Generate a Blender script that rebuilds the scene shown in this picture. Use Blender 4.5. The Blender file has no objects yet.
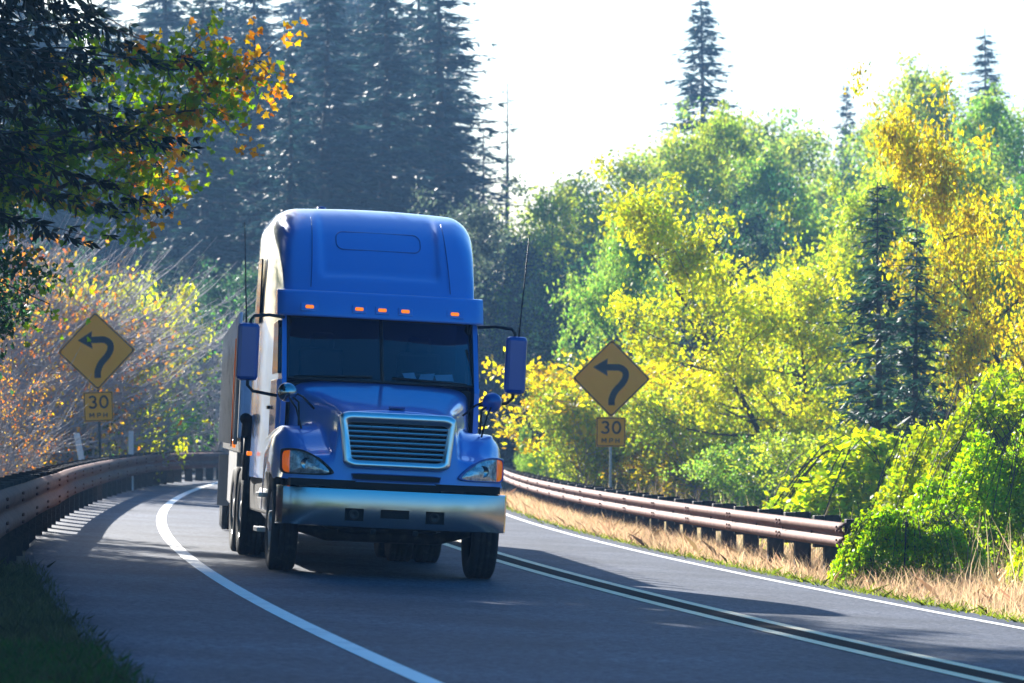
import bpy, math, random
import numpy as np
from mathutils import Vector, Matrix
R = math.radians
sc = bpy.context.scene
col = sc.collection
# ------------------------------------------------------------------ camera
F = 3700.0; CAM_H = 1.46; V0 = 430.0
cam = bpy.data.cameras.new('camera'); camo = bpy.data.objects.new('camera', cam); col.objects.link(camo)
camo.location = (0, 0, CAM_H); camo.rotation_euler = (R(90), 0, 0)
cam.sensor_width = 36; cam.lens = F/1024*36; cam.shift_y = (V0-341.5)/1024
cam.clip_start = 0.5; cam.clip_end = 6000
cam.dof.use_dof = True; cam.dof.focus_distance = 39.5; cam.dof.aperture_fstop = 4.0
sc.camera = camo
# ------------------------------------------------------------------ light
SUN_EL = R(25); SUN_DIR = Vector((-0.42, 0.90, 0)).normalized()      # horizontal direction towards the sun
w = bpy.data.worlds.new('World'); sc.world = w; w.use_nodes = True
nt = w.node_tree; bg = nt.nodes['Background']
sky = nt.nodes.new('ShaderNodeTexSky'); sky.sky_type = 'NISHITA'; sky.sun_disc = False
sky.sun_elevation = SUN_EL; sky.sun_rotation = math.atan2(SUN_DIR.x, SUN_DIR.y)
sky.air_density = 1.3; sky.dust_density = 1.8; sky.ozone_density = 6.0
sat = nt.nodes.new('ShaderNodeHueSaturation'); sat.inputs['Saturation'].default_value = 1.4
nt.links.new(sky.outputs[0], sat.inputs['Color']); nt.links.new(sat.outputs[0], bg.inputs[0]); bg.inputs[1].default_value = 0.07
sl = bpy.data.lights.new('sun', 'SUN'); sl.energy = 5.0; sl.angle = R(0.5); sl.color = (1, 0.95, 0.87)
so = bpy.data.objects.new('sun', sl); col.objects.link(so)
tosun = Vector((SUN_DIR.x*math.cos(SUN_EL), SUN_DIR.y*math.cos(SUN_EL), math.sin(SUN_EL)))
so.rotation_euler = tosun.to_track_quat('Z', 'Y').to_euler(); so.location = (-30, 60, 40)
sc.view_settings.view_transform = 'Standard'; sc.view_settings.look = 'None'
sc.view_settings.exposure = 1.65; sc.view_settings.gamma = 1.0
sc.cycles.max_bounces = 6; sc.cycles.transparent_max_bounces = 8; sc.cycles.volume_bounces = 0
sc.cycles.use_denoising = True

# ------------------------------------------------------------------ helpers
def tag(o, label=None, cat=None, group=None, kind=None):
    if label: o['label'] = label
    if cat: o['category'] = cat
    if group: o['group'] = group
    if kind: o['kind'] = kind
    return o
def empty(name, loc=(0, 0, 0), label=None, cat=None, group=None):
    o = bpy.data.objects.new(name, None); col.objects.link(o); o.location = loc; o.empty_display_size = .2
    return tag(o, label, cat, group)
def np_mesh(name, V, Fc, mats, smooth=False):
    """V (n,3) array, Fc (m,k) array of equal-sized faces"""
    me = bpy.data.meshes.new(name); V = np.asarray(V, 'f'); Fc = np.asarray(Fc, 'i'); k = Fc.shape[1]
    me.vertices.add(len(V)); me.vertices.foreach_set('co', V.ravel())
    me.loops.add(Fc.size); me.loops.foreach_set('vertex_index', Fc.ravel())
    me.polygons.add(len(Fc)); me.polygons.foreach_set('loop_start', np.arange(0, Fc.size, k, dtype='i'))
    if smooth: me.polygons.foreach_set('use_smooth', np.ones(len(Fc), bool))
    me.update(calc_edges=True)
    me.materials.append(mats)
    return me
def link(name, me, parent=None):
    o = bpy.data.objects.new(name, me); col.objects.link(o)
    if parent: o.parent = parent
    return o
class MB:
    def __init__(s): s.v = []; s.f = []; s.sm = []
    def add(s, vs, fs, smooth=False):
        n = len(s.v); s.v += [tuple(map(float, p)) for p in vs]; s.f += [tuple(i+n for i in q) for q in fs]; s.sm += [smooth]*len(fs); return s
    def box(s, c, d, rot=None):
        x, y, z = [k/2 for k in d]
        P = [Vector(p) for p in ((-x,-y,-z),(x,-y,-z),(x,y,-z),(-x,y,-z),(-x,-y,z),(x,-y,z),(x,y,z),(-x,y,z))]
        if rot is not None: P = [rot @ p for p in P]
        return s.add([p+Vector(c) for p in P], [(3,2,1,0),(4,5,6,7),(0,1,5,4),(1,2,6,5),(2,3,7,6),(3,0,4,7)])
    def tube(s, path, r, n=8, cap=True):
        P = [Vector(p) for p in path]; m = len(P)
        rr = list(r) if hasattr(r, '__len__') else [r]*m
        vs = []; fs = []; up = None
        for i in range(m):
            t = (P[min(i+1, m-1)]-P[max(i-1, 0)]).normalized()
            if up is None: up = Vector((0,0,1)) if abs(t.z) < .9 else Vector((1,0,0))
            a = t.cross(up)
            if a.length < 1e-4: a = t.orthogonal()
            a.normalize(); b = a.cross(t).normalized(); up = b
            for k in range(n):
                q = 2*math.pi*k/n; vs.append(P[i]+(a*math.cos(q)+b*math.sin(q))*rr[i])
        for i in range(m-1):
            for k in range(n): fs.append((i*n+k, i*n+(k+1) % n, (i+1)*n+(k+1) % n, (i+1)*n+k))
        if cap: fs += [tuple(range(n-1, -1, -1)), tuple((m-1)*n+k for k in range(n))]
        return s.add(vs, fs, True)
    def revolve(s, prof, c=(0,0,0), axis='X', n=36):
        """prof: list of (along, radius)"""
        vs = []; fs = []; m = len(prof)
        for k in range(n):
            q = 2*math.pi*k/n; ca, sa = math.cos(q), math.sin(q)
            for a, r in prof:
                p = (a, r*ca, r*sa) if axis == 'X' else ((r*ca, a, r*sa) if axis == 'Y' else (r*ca, r*sa, a))
                vs.append((p[0]+c[0], p[1]+c[1], p[2]+c[2]))
        for k in range(n):
            for i in range(m-1): fs.append((k*m+i, k*m+i+1, ((k+1) % n)*m+i+1, ((k+1) % n)*m+i))
        return s.add(vs, fs, True)
    def grid(s, rows, closed=False, smooth=True):
        n = len(rows[0]); fs = []
        for i in range(len(rows)-1):
            for j in range(n if closed else n-1): fs.append((i*n+j, i*n+(j+1) % n, (i+1)*n+(j+1) % n, (i+1)*n+j))
        return s.add([p for r in rows for p in r], fs, smooth)
    def prism(s, poly, fn, d0, d1):
        """poly: 2D points; fn(a,b,d) -> 3D"""
        n = len(poly)
        vs = [fn(a, b, d0) for a, b in poly]+[fn(a, b, d1) for a, b in poly]
        return s.add(vs, [tuple(range(n)), tuple(range(2*n-1, n-1, -1))]+[(i, n+i, n+(i+1) % n, (i+1) % n) for i in range(n)])
    def build(s, name, mat, parent=None, bevel=0, solid=0, sub=0):
        me = bpy.data.meshes.new(name); me.from_pydata(s.v, [], s.f); me.materials.append(mat)
        me.polygons.foreach_set('use_smooth', np.array(s.sm, bool)); me.update()
        import bmesh
        bm = bmesh.new(); bm.from_mesh(me); bmesh.ops.recalc_face_normals(bm, faces=bm.faces[:]); bm.to_mesh(me); bm.free()
        o = link(name, me, parent)
        if sub: m = o.modifiers.new('s', 'SUBSURF'); m.levels = m.render_levels = sub
        if solid: m = o.modifiers.new('t', 'SOLIDIFY'); m.thickness = solid; m.offset = -1
        if bevel: m = o.modifiers.new('b', 'BEVEL'); m.width = bevel; m.segments = 2; m.limit_method = 'ANGLE'
        return o

# ------------------------------------------------------------------ materials
def mat(name, base=(.5,.5,.5), rough=.5, metal=0., coat=0., noise=None, bump=0., bscale=60., emit=None, rnoise=0., spec=.5):
    """noise = (scale, second colour, contrast lo, hi)"""
    m = bpy.data.materials.new(name); m.use_nodes = True; n = m.node_tree; p = n.nodes['Principled BSDF']
    p.inputs['Base Color'].default_value = (*base, 1); p.inputs['Roughness'].default_value = rough
    p.inputs['Metallic'].default_value = metal; p.inputs['Coat Weight'].default_value = coat; p.inputs['Coat Roughness'].default_value = .06
    p.inputs['Specular IOR Level'].default_value = spec
    tc = n.nodes.new('ShaderNodeTexCoord')
    if noise:
        t = n.nodes.new('ShaderNodeTexNoise'); t.inputs['Scale'].default_value = noise[0]; t.inputs['Detail'].default_value = 6; t.inputs['Roughness'].default_value = .65
        n.links.new(tc.outputs['Object'], t.inputs['Vector'])
        r = n.nodes.new('ShaderNodeValToRGB'); r.color_ramp.elements[0].position = noise[2]; r.color_ramp.elements[1].position = noise[3]
        r.color_ramp.elements[0].color = (*base, 1); r.color_ramp.elements[1].color = (*noise[1], 1)
        n.links.new(t.outputs[0], r.inputs[0]); n.links.new(r.outputs[0], p.inputs['Base Color'])
    if bump or rnoise:
        t = n.nodes.new('ShaderNodeTexNoise'); t.inputs['Scale'].default_value = bscale; t.inputs['Detail'].default_value = 5
        n.links.new(tc.outputs['Object'], t.inputs['Vector'])
        if bump:
            b = n.nodes.new('ShaderNodeBump'); b.inputs['Strength'].default_value = bump; b.inputs['Distance'].default_value = .02
            n.links.new(t.outputs[0], b.inputs['Height']); n.links.new(b.outputs[0], p.inputs['Normal'])
        if rnoise:
            mr = n.nodes.new('ShaderNodeMapRange'); mr.inputs['To Min'].default_value = max(0.02, rough-rnoise); mr.inputs['To Max'].default_value = rough+rnoise
            n.links.new(t.outputs[0], mr.inputs[0]); n.links.new(mr.outputs[0], p.inputs['Roughness'])
    if emit: p.inputs['Emission Color'].default_value = (*emit[:3], 1); p.inputs['Emission Strength'].default_value = emit[3]
    return m
M = {}
M['blue'] = mat('blue_paint', (.065, .26, .76), .36, .10, 1., rnoise=.08, bscale=9)
M['chrome'] = mat('chrome', (.45, .45, .47), .17, 1., rnoise=.08, bscale=4)
M['bright'] = mat('polished_bar', (.82, .82, .84), .28, 1.)
M['alu'] = mat('aluminium', (.62, .62, .63), .35, 1., rnoise=.1, bscale=12)
M['black'] = mat('black_plastic', (.012, .012, .014), .5)
M['dark'] = mat('opening_shade', (.006, .006, .007), .8)  # near-black that stands for the shade inside openings
M['rubber'] = mat('tyre_rubber', (.016, .016, .018), .8, noise=(14, (.05, .045, .04), .5, .75), bump=.3, bscale=90)
M['chassis'] = mat('chassis', (.02, .02, .022), .7, .2, noise=(9, (.06, .05, .045), .5, .7))
M['amber'] = mat('amber_lens', (.85, .20, .004), .25, emit=(1, .22, .01, .35))
M['turn'] = mat('turn_lens', (.75, .22, .02), .15, coat=1, emit=(1, .16, .006, .12))
M['lens'] = mat('headlight_lens', (.62, .64, .68), .12, .55, 1., noise=(16, (.25, .27, .32), .42, .6), bump=.25, bscale=28)
M['interior'] = mat('interior', (.02, .02, .025), .8)
M['paper'] = mat('paper', (.85, .9, .9), .8)
M['mirror'] = mat('mirror_housing', (.016, .085, .36), .35, .2, .8)
M['silver'] = mat('trailer_panel', (.40, .40, .41), .5, .1, noise=(3, (.26, .26, .27), .5, .75), bump=.08, bscale=20)
M['orange_strap'] = mat('strap', (.7, .16, .02), .7)
M['asphalt'] = None
M['corten'] = mat('weathered_steel', (.14, .042, .026), .75, .0, noise=(5, (.22, .085, .052), .4, .7), bump=.25, bscale=30, spec=.25)
M['post'] = mat('rail_post', (.04, .03, .028), .7, .3, noise=(7, (.09, .06, .05), .4, .7), bump=.3, bscale=30)
M['bolt'] = M['corten']
M['signface'] = mat('sign_yellow', (1., .36, .003), .6, noise=(3, (.97, .335, .003), .45, .7), spec=.02)
M['signblack'] = mat('sign_black', (.012, .013, .015), .7, spec=.2)
M['galv'] = mat('galvanised_post', (.45, .46, .47), .45, .7, noise=(20, (.3, .31, .32), .4, .6))
M['brownpost'] = mat('brown_post', (.07, .045, .035), .7, noise=(20, (.04, .03, .025), .4, .6))
M['delin'] = mat('delineator_white', (.74, .73, .74), .5, noise=(12, (.55, .54, .53), .5, .75))
M['whiteline'] = mat('road_paint_white', (.86, .84, .80), .7, noise=(2.5, (.5, .5, .5), .52, .8))
M['yellowline'] = mat('road_paint_yellow', (.86, .72, .46), .7, noise=(2.5, (.45, .38, .24), .52, .8))
M['bark'] = mat('bark', (.10, .075, .06), .9, noise=(6, (.05, .04, .035), .4, .65), bump=.6, bscale=18)
M['greybark'] = mat('grey_bark', (.44, .40, .40), .9, noise=(8, (.25, .22, .22), .4, .65), bump=.4, bscale=25)

def asphalt():
    m = bpy.data.materials.new('asphalt'); m.use_nodes = True; n = m.node_tree; p = n.nodes['Principled BSDF']; L = n.links.new
    tc = n.nodes.new('ShaderNodeTexCoord')
    a = n.nodes.new('ShaderNodeTexNoise'); a.inputs['Scale'].default_value = 45; a.inputs['Detail'].default_value = 4; L(tc.outputs['Object'], a.inputs[0])
    b = n.nodes.new('ShaderNodeTexNoise'); b.inputs['Scale'].default_value = .55; b.inputs['Detail'].default_value = 5; L(tc.outputs['Object'], b.inputs[0])
    c = n.nodes.new('ShaderNodeTexNoise'); c.inputs['Scale'].default_value = 16; c.inputs['Detail'].default_value = 3; L(tc.outputs['Object'], c.inputs[0])
    av = n.nodes.new('ShaderNodeMath'); av.operation = 'MULTIPLY_ADD'; av.inputs[1].default_value = .5; L(a.outputs[0], av.inputs[0])
    hf = n.nodes.new('ShaderNodeMath'); hf.operation = 'MULTIPLY'; hf.inputs[1].default_value = .5; L(c.outputs[0], hf.inputs[0]); L(hf.outputs[0], av.inputs[2])
    r1 = n.nodes.new('ShaderNodeValToRGB'); r1.color_ramp.elements[0].position = .40; r1.color_ramp.elements[1].position = .64
    r1.color_ramp.elements[0].color = (.018, .030, .054, 1); r1.color_ramp.elements[1].color = (.135, .150, .190, 1); L(av.outputs[0], r1.inputs[0])
    r2 = n.nodes.new('ShaderNodeValToRGB'); r2.color_ramp.elements[0].position = .35; r2.color_ramp.elements[1].position = .7
    r2.color_ramp.elements[0].color = (.68, .68, .68, 1); r2.color_ramp.elements[1].color = (1.25, 1.22, 1.2, 1); L(b.outputs[0], r2.inputs[0])
    mx = n.nodes.new('ShaderNodeMix'); mx.data_type = 'RGBA'; mx.blend_type = 'MULTIPLY'; mx.inputs['Factor'].default_value = 1
    L(r1.outputs[0], mx.inputs['A']); L(r2.outputs[0], mx.inputs['B']); L(mx.outputs['Result'], p.inputs['Base Color'])
    p.inputs['Roughness'].default_value = .75; p.inputs['Specular IOR Level'].default_value = .13
    bp = n.nodes.new('ShaderNodeBump'); bp.inputs['Strength'].default_value = .5; bp.inputs['Distance'].default_value = .006
    L(a.outputs[0], bp.inputs['Height']); L(bp.outputs[0], p.inputs['Normal'])
    return m
M['asphalt'] = asphalt()

def leafmat(name, var=.35, trans=.55, hue=.03, rough=.5):
    """object colour, varied leaf by leaf"""
    m = bpy.data.materials.new(name); m.use_nodes = True; n = m.node_tree; L = n.links.new
    out = n.nodes['Material Output']; p = n.nodes['Principled BSDF']
    oi = n.nodes.new('ShaderNodeObjectInfo'); g = n.nodes.new('ShaderNodeNewGeometry')
    hsv = n.nodes.new('ShaderNodeHueSaturation'); L(oi.outputs['Color'], hsv.inputs['Color'])
    mr = n.nodes.new('ShaderNodeMapRange'); mr.inputs['To Min'].default_value = 1-var; mr.inputs['To Max'].default_value = 1+var
    L(g.outputs['Random Per Island'], mr.inputs[0]); 
    tc = n.nodes.new('ShaderNodeTexCoord'); cn = n.nodes.new('ShaderNodeTexNoise'); cn.inputs['Scale'].default_value = 1.1; cn.inputs['Detail'].default_value = 3; L(tc.outputs['Object'], cn.inputs['Vector'])
    cr = n.nodes.new('ShaderNodeMapRange'); cr.inputs['From Min'].default_value = .32; cr.inputs['From Max'].default_value = .68; cr.inputs['To Min'].default_value = .55; cr.inputs['To Max'].default_value = 1.2; L(cn.outputs[0], cr.inputs[0])
    ml = n.nodes.new('ShaderNodeMath'); ml.operation = 'MULTIPLY'; L(mr.outputs[0], ml.inputs[0]); L(cr.outputs[0], ml.inputs[1]); L(ml.outputs[0], hsv.inputs['Value'])
    wn = n.nodes.new('ShaderNodeTexWhiteNoise'); wn.noise_dimensions = '1D'; L(g.outputs['Random Per Island'], wn.inputs['W'])
    mh = n.nodes.new('ShaderNodeMapRange'); mh.inputs['To Min'].default_value = .5-hue; mh.inputs['To Max'].default_value = .5+hue
    L(wn.outputs['Value'], mh.inputs[0]); L(mh.outputs[0], hsv.inputs['Hue'])
    L(hsv.outputs[0], p.inputs['Base Color']); p.inputs['Roughness'].default_value = rough; p.inputs['Specular IOR Level'].default_value = .35
    t = n.nodes.new('ShaderNodeBsdfTranslucent')
    h2 = n.nodes.new('ShaderNodeHueSaturation'); h2.inputs['Saturation'].default_value = 1.1; h2.inputs['Value'].default_value = 1.9
    L(hsv.outputs[0], h2.inputs['Color']); L(h2.outputs[0], t.inputs[0])
    mx = n.nodes.new('ShaderNodeMixShader'); mx.inputs[0].default_value = trans
    L(p.outputs[0], mx.inputs[1]); L(t.outputs[0], mx.inputs[2]); L(mx.outputs[0], out.inputs['Surface'])
    return m
M['leaf'] = leafmat('leaf', .4, .6, .04); M['needle'] = leafmat('needle', .3, .25, .015, .6); M['grass'] = leafmat('grass_blade', .35, .45, .02, .7)

def glassmat(name, tint, refl):
    m = bpy.data.materials.new(name); m.use_nodes = True; n = m.node_tree; L = n.links.new
    out = n.nodes['Material Output']; n.nodes.remove(n.nodes['Principled BSDF'])
    t = n.nodes.new('ShaderNodeBsdfTransparent'); t.inputs[0].default_value = (*tint, 1)
    g = n.nodes.new('ShaderNodeBsdfGlossy'); g.inputs['Roughness'].default_value = .02; g.inputs[0].default_value = (.8, .9, 1, 1)
    f = n.nodes.new('ShaderNodeFresnel'); f.inputs[0].default_value = refl
    mx = n.nodes.new('ShaderNodeMixShader'); L(f.outputs[0], mx.inputs[0]); L(t.outputs[0], mx.inputs[1]); L(g.outputs[0], mx.inputs[2]); L(mx.outputs[0], out.inputs['Surface'])
    return m
M['glass'] = glassmat('windscreen_glass', (.42, .52, .62), 1.52)
M['sideglass'] = mat('side_glass', (.01, .02, .04), .04, 0, 1.)

# ------------------------------------------------------------------ the lie of the land
PL = [-2.2425e-06, 1.3582e-03, -2.3332e-01, 3.9022]; BANK = .048
def XL(y):
    """left white edge line"""
    y = np.asarray(y, float); yc = np.clip(y, 15, 125)
    return np.polyval(PL, yc)+np.polyval(np.polyder(PL), yc)*(y-yc)
def XS(y): return np.polyval(np.polyder(PL), np.clip(np.asarray(y, float), 15, 125))
def lat(x, y): return (np.asarray(x, float)-XL(y))/np.sqrt(1+XS(y)**2)
def sm(t): t = np.clip(t, 0, 1); return t*t*(3-2*t)
def gz(x, y):
    d = lat(x, y); y = np.asarray(y, float)
    z = -BANK*np.clip(d, -2.3, 8.5)
    z = z-.75*sm((-2.6-d)/4)*sm((y-26)/8)+.10*np.clip(-d-45, 0, 120)
    far = sm((y-35)/30)
    z = z-.3*sm((d-8.6)/3)*far+np.minimum(.26*np.clip(d-15, 0, 200)*sm((y-60)/60), 26)+.05*np.clip(y-260, 0, 800)
    z = z+.12*np.sin(x*.31+y*.17)*sm((np.abs(d-3)-8)/6)
    return z
def gzf(x, y): return float(gz(x, y))
def at(u, y): return (u-512)/F*y
def road_pt(d, y, dz=0):
    s = float(XS(y)); k = math.sqrt(1+s*s)
    return (float(XL(y))+d/k, y-d*s/k, -BANK*d+dz)          # offset along the normal of the line

def ground():
    xs = np.unique(np.concatenate([np.linspace(-400, -80, 8), np.arange(-80, -16, 4), np.arange(-16, 22, .7), np.arange(22, 90, 4), np.linspace(90, 400, 8)]))
    ys = np.unique(np.concatenate([np.linspace(-100, -40, 4), np.arange(-40, 10, 5), np.arange(10, 130, 1.2), np.arange(130, 300, 8), np.linspace(300, 600, 8)]))
    X, Y = np.meshgrid(xs, ys); Z = gz(X, Y); d = lat(X, Y)
    Z = Z-.09*sm((d+2.9)/.5)*sm((8.4-d)/.5)
    V = np.stack([X.ravel(), Y.ravel(), Z.ravel()], 1); n = len(xs); idx = np.arange(len(V)).reshape(len(ys), n)
    Fc = np.stack([idx[:-1, :-1], idx[:-1, 1:], idx[1:, 1:], idx[1:, :-1]], -1).reshape(-1, 4)
    m = mat('forest_floor', (.045, .05, .02), .95, noise=(.6, (.11, .085, .04), .4, .65), bump=.8, bscale=3)
    tag(link('ground', np_mesh('ground', V, Fc, m, True)), kind='structure')
ground()
def strip(name, d0, d1, nd, m, dz, y0=-40, y1=150, step=1.0, skirt=False):
    ys = np.arange(y0, y1, step); ds = np.linspace(d0, d1, nd); rows = []
    for y in ys:
        r = [road_pt(d, y, dz) for d in ds]
        if skirt: r = [road_pt(d0-.15, y, dz-.14)]+r+[road_pt(d1+.15, y, dz-.14)]
        rows.append(r)
    V = np.array(rows).reshape(-1, 3); n = len(rows[0]); idx = np.arange(len(V)).reshape(len(ys), n)
    Fc = np.stack([idx[:-1, :-1], idx[:-1, 1:], idx[1:, 1:], idx[1:, :-1]], -1).reshape(-1, 4)
    return tag(link(name, np_mesh(name, V, Fc, m, True)), kind='structure')
strip('road', -1.75, 7.45, 24, M['asphalt'], 0, skirt=True)
strip('edge_line', -.075, .085, 2, M['whiteline'], .005)
strip('edge_line', 6.93, 7.06, 2, M['whiteline'], .005)
strip('centre_line', 3.98, 4.12, 2, M['yellowline'], .006)
strip('tar_seam', 4.09, 4.43, 2, mat('tar', (.012, .013, .016), .9, noise=(3, (.026, .027, .03), .4, .7), spec=.04), .003)
strip('centre_line', 4.40, 4.53, 2, M['yellowline'], .006)

# ------------------------------------------------------------------ guardrails
PROF = [(0, .31), (.025, .305), (.075, .27), (.083, .245), (.078, .215), (.03, .178), (.012, .155), (.03, .132), (.078, .095), (.083, .065), (.075, .04), (.025, .005), (0, 0)]
def guardrail(label, dfun, side, y0, y1, top=.72, BH=.31):
    """side=+1: the beam faces +d (rail left of the road)"""
    def frame(y):
        s = float(XS(y)); k = math.sqrt(1+s*s); d = dfun(y); p = Vector(road_pt(d, y)); return p, Vector((1/k, -s/k, 0))*side
    root = empty('guardrail', frame((y0+y1)/2)[0], label, 'guardrail'); o = Vector(root.location)
    rows = []; ys = np.arange(y0, y1, .35)
    for y in ys:
        p, nrm = frame(y); q = (y-y0) % 3.81; off = .007 if q < .33 else 0
        rows.append([p-o+nrm*(a+off)+Vector((0, 0, top-BH+b*BH/.31)) for a, b in PROF])
    b = MB(); b.grid(rows); beam = b.build('beam', M['corten'], root, solid=.006)
    bo = MB()
    for y in np.arange(y0+.17, y1, 3.81):
        for dy in (-.1, .1):
            p, nrm = frame(y+dy)
            for zz in (.05, .10, .21, .26):
                c = p-o+nrm*.088+Vector((0, 0, top-BH+zz*BH/.31)); bo.tube([c, c+nrm*.018], .017, 6)
    bo.build('splice_bolts', M['bolt'], root)['kind'] = 'stuff'
    pm = MB(); h = top+.05                                 # a post: I-section with its block
    for (c, dd) in (((0, -.24, 0), (.012, .2, 1)), ((0, -.14, 0), (.11, .012, 1)), ((0, -.34, 0), (.11, .012, 1))):
        pm.box((c[0], c[1], h/2-.15), (dd[0], dd[1], h+.3))
    bm_ = MB(); bm_.box((0, -.066, top-.155), (.13, .13, .40)); bm_.tube([(0, 0, top-.155), (0, .035, top-.155)], .022, 8)
    first = None
    for y in np.arange(y0+.2, y1-.1, 1.905):
        p, nrm = frame(y)
        if first is None:
            po = pm.build('post', M['post'], root); bl = bm_.build('blockout', M['post'], root, bevel=.008); first = (po, bl)
        else:
            po = first[0].copy(); bl = first[1].copy(); col.objects.link(po); col.objects.link(bl); po.parent = bl.parent = root
        for q in (po, bl):
            q.location = p-o; q.rotation_euler = (0, 0, math.atan2(-nrm.x, nrm.y))
    return root
def dleft(y): return float(np.interp(y, [20, 26, 32, 40, 50, 65, 80, 92, 100, 108, 119], [-2.75, -2.5, -2.25, -1.85, -1.5, -1.28, -1.15, -1.05, -.75, 0, 1.6]))
guardrail('rust brown guardrail curving along the left shoulder below the bare shrubs', dleft, 1, 22, 119, .80, .42)
guardrail('rust brown guardrail along the right verge that ends in the bramble thicket', lambda y: 8.0, -1, 43.6, 119)

# ------------------------------------------------------------------ road signs
def ribbon(pts, wd):
    P = [Vector((a, b)) for a, b in pts]; l = []; r = []
    for i in range(len(P)):
        t = (P[min(i+1, len(P)-1)]-P[max(i-1, 0)]).normalized(); n = Vector((-t.y, t.x))
        l.append(P[i]+n*wd/2); r.append(P[i]-n*wd/2)
    return l, r
def arc(cx, cy, rx, ry, a0, a1, n=10): return [(cx+rx*math.cos(R(a0+(a1-a0)*i/n)), cy+ry*math.sin(R(a0+(a1-a0)*i/n))) for i in range(n+1)]
def stroke(mb, pts, wd, y0, y1, s=1, ox=0, oz=0):
    l, r = ribbon([(a*s+ox, b*s+oz) for a, b in pts], wd)
    for i in range(len(l)-1):
        mb.prism([tuple(l[i]), tuple(l[i+1]), tuple(r[i+1]), tuple(r[i])], lambda a, b, d: (a, d, b), y0, y1)
def smooth_path(pts, n=6):
    P = [Vector(p) for p in pts]; out = []
    for i in range(len(P)-1):
        p0, p1, p2, p3 = P[max(i-1, 0)], P[i], P[i+1], P[min(i+2, len(P)-1)]
        for k in range(n):
            t = k/n; out.append(tuple(.5*((2*p1)+(p2-p0)*t+(2*p0-5*p1+4*p2-p3)*t*t+(3*p1-p0-3*p2+p3)*t**3)))
    out.append(tuple(P[-1])); return out
def rrect(hw, hh, r, n=5):
    out = []
    for cx, cz, a in ((hw-r, hh-r, 0), (-hw+r, hh-r, 90), (-hw+r, -hh+r, 180), (hw-r, -hh+r, 270)):
        out += arc(cx, cz, r, r, a, a+90, n)
    return out
def sign(u, y, vc, vp, tilt, label, postm, yaw=0):
    x = at(u, y); g = gzf(x, y); root = empty('warning_sign', (x, y, g), label, 'road sign'); root.rotation_euler = (0, R(tilt), R(yaw))
    zc = CAM_H+(V0-vc)*y/F-g; zp = CAM_H+(V0-vp)*y/F-g; H = .845; PW = .318
    dia = rrect(H/math.sqrt(2), H/math.sqrt(2), .05); c45 = math.sqrt(.5)
    dia = [((a-b)*c45, (a+b)*c45) for a, b in dia]
    f = lambda a, b, d: (a, d, b+zc)
    p = MB(); p.prism(dia, f, 0, .006); panel = p.build('diamond_panel', M['signface'], root)
    br = MB(); n = len(dia); k0, k1 = .975, .935
    br.add([f(a*k0, b*k0, -.003) for a, b in dia]+[f(a*k1, b*k1, -.003) for a, b in dia], [(i, (i+1) % n, n+(i+1) % n, n+i) for i in range(n)])
    br.build('border', M['signblack'], panel)
    ar = MB(); pts = smooth_path([(.01, -.68), (.015, -.52), (.10, -.32), (.27, -.13), (.355, .03), (.345, .18), (.22, .275), (.06, .285), (-.12, .285)], 6)
    ring = [(a*H, b*H) for a, b in pts]; l, r = ribbon(ring, .165*H)
    m = len(l); ar.add([f(q.x, q.y, -.003) for q in l]+[f(q.x, q.y, -.003) for q in r], [(i, i+1, m+i+1, m+i) for i in range(m-1)])
    ar.add([f(a*H, b*H, -.003) for a, b in ((-.47, .285), (-.10, .51), (-.121, .285), (-.10, .06))], [(0, 1, 2, 3)])
    ar.build('curve_arrow', M['signblack'], panel)
    g2 = lambda a, b, d: (a, d, b+zp)
    p = MB(); p.prism(rrect(PW, PW, .03), g2, 0, .006); pl = p.build('speed_plaque', M['signface'], root)
    br = MB(); o_ = rrect(PW*.96, PW*.96, .028); i_ = rrect(PW*.91, PW*.91, .024); n = len(o_)
    br.add([g2(a, b, -.003) for a, b in o_]+[g2(a, b, -.003) for a, b in i_], [(i, (i+1) % n, n+(i+1) % n, n+i) for i in range(n)])
    br.build('border', M['signblack'], pl)
    t = MB(); S = PW; ww = .135*S
    three = arc(-.40, .50, .21, .185, 155, -90, 12)+arc(-.40, .12, .245, .195, 90, -155, 12)
    zero = arc(.38, .305, .25, .38, 0, 360, 26)
    for pts in (three, zero):
        t = MB(); stroke(t, pts, ww, -.003, -.0015, S, 0, zp); t.build('digit', M['signblack'], pl)
    def let(strokes, ox):
        t = MB()
        for q in strokes: stroke(t, q, .062*S, -.003, -.0015, S, ox*S, zp-.58*S)
        t.build('letter', M['signblack'], pl)
    let([[(-.13, -.15), (-.13, .15)], [(-.13, .15), (0, -.06)], [(0, -.06), (.13, .15)], [(.13, .15), (.13, -.15)]], -.46)
    let([[(-.10, -.15), (-.10, .15)], [(-.10, .125), (.02, .125)]+arc(.02, .055, .085, .075, 90, -90, 8)+[(-.10, -.02)]], .02)
    let([[(-.11, -.15), (-.11, .15)], [(.11, -.15), (.11, .15)], [(-.11, 0), (.11, 0)]], .45)
    po = MB(); po.box((0, .035, (zc+.6)/2-.2), (.05, .05, zc+1.0)); po.box((0, .012, zc+.3), (.09, .02, .04)); po.box((0, .012, zc-.3), (.09, .02, .04)); po.box((0, .012, zp), (.09, .02, .04))
    po.build('post', postm, root)
    return root
sign(101.5, 79, 351, 406.5, -2.0, 'yellow curve sign on a brown post behind the left guardrail', M['brownpost'], -3)
sign(610, 79.5, 378.5, 432, 0.6, 'yellow curve sign on a bare steel post behind the right guardrail', M['galv'], 2)

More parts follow.
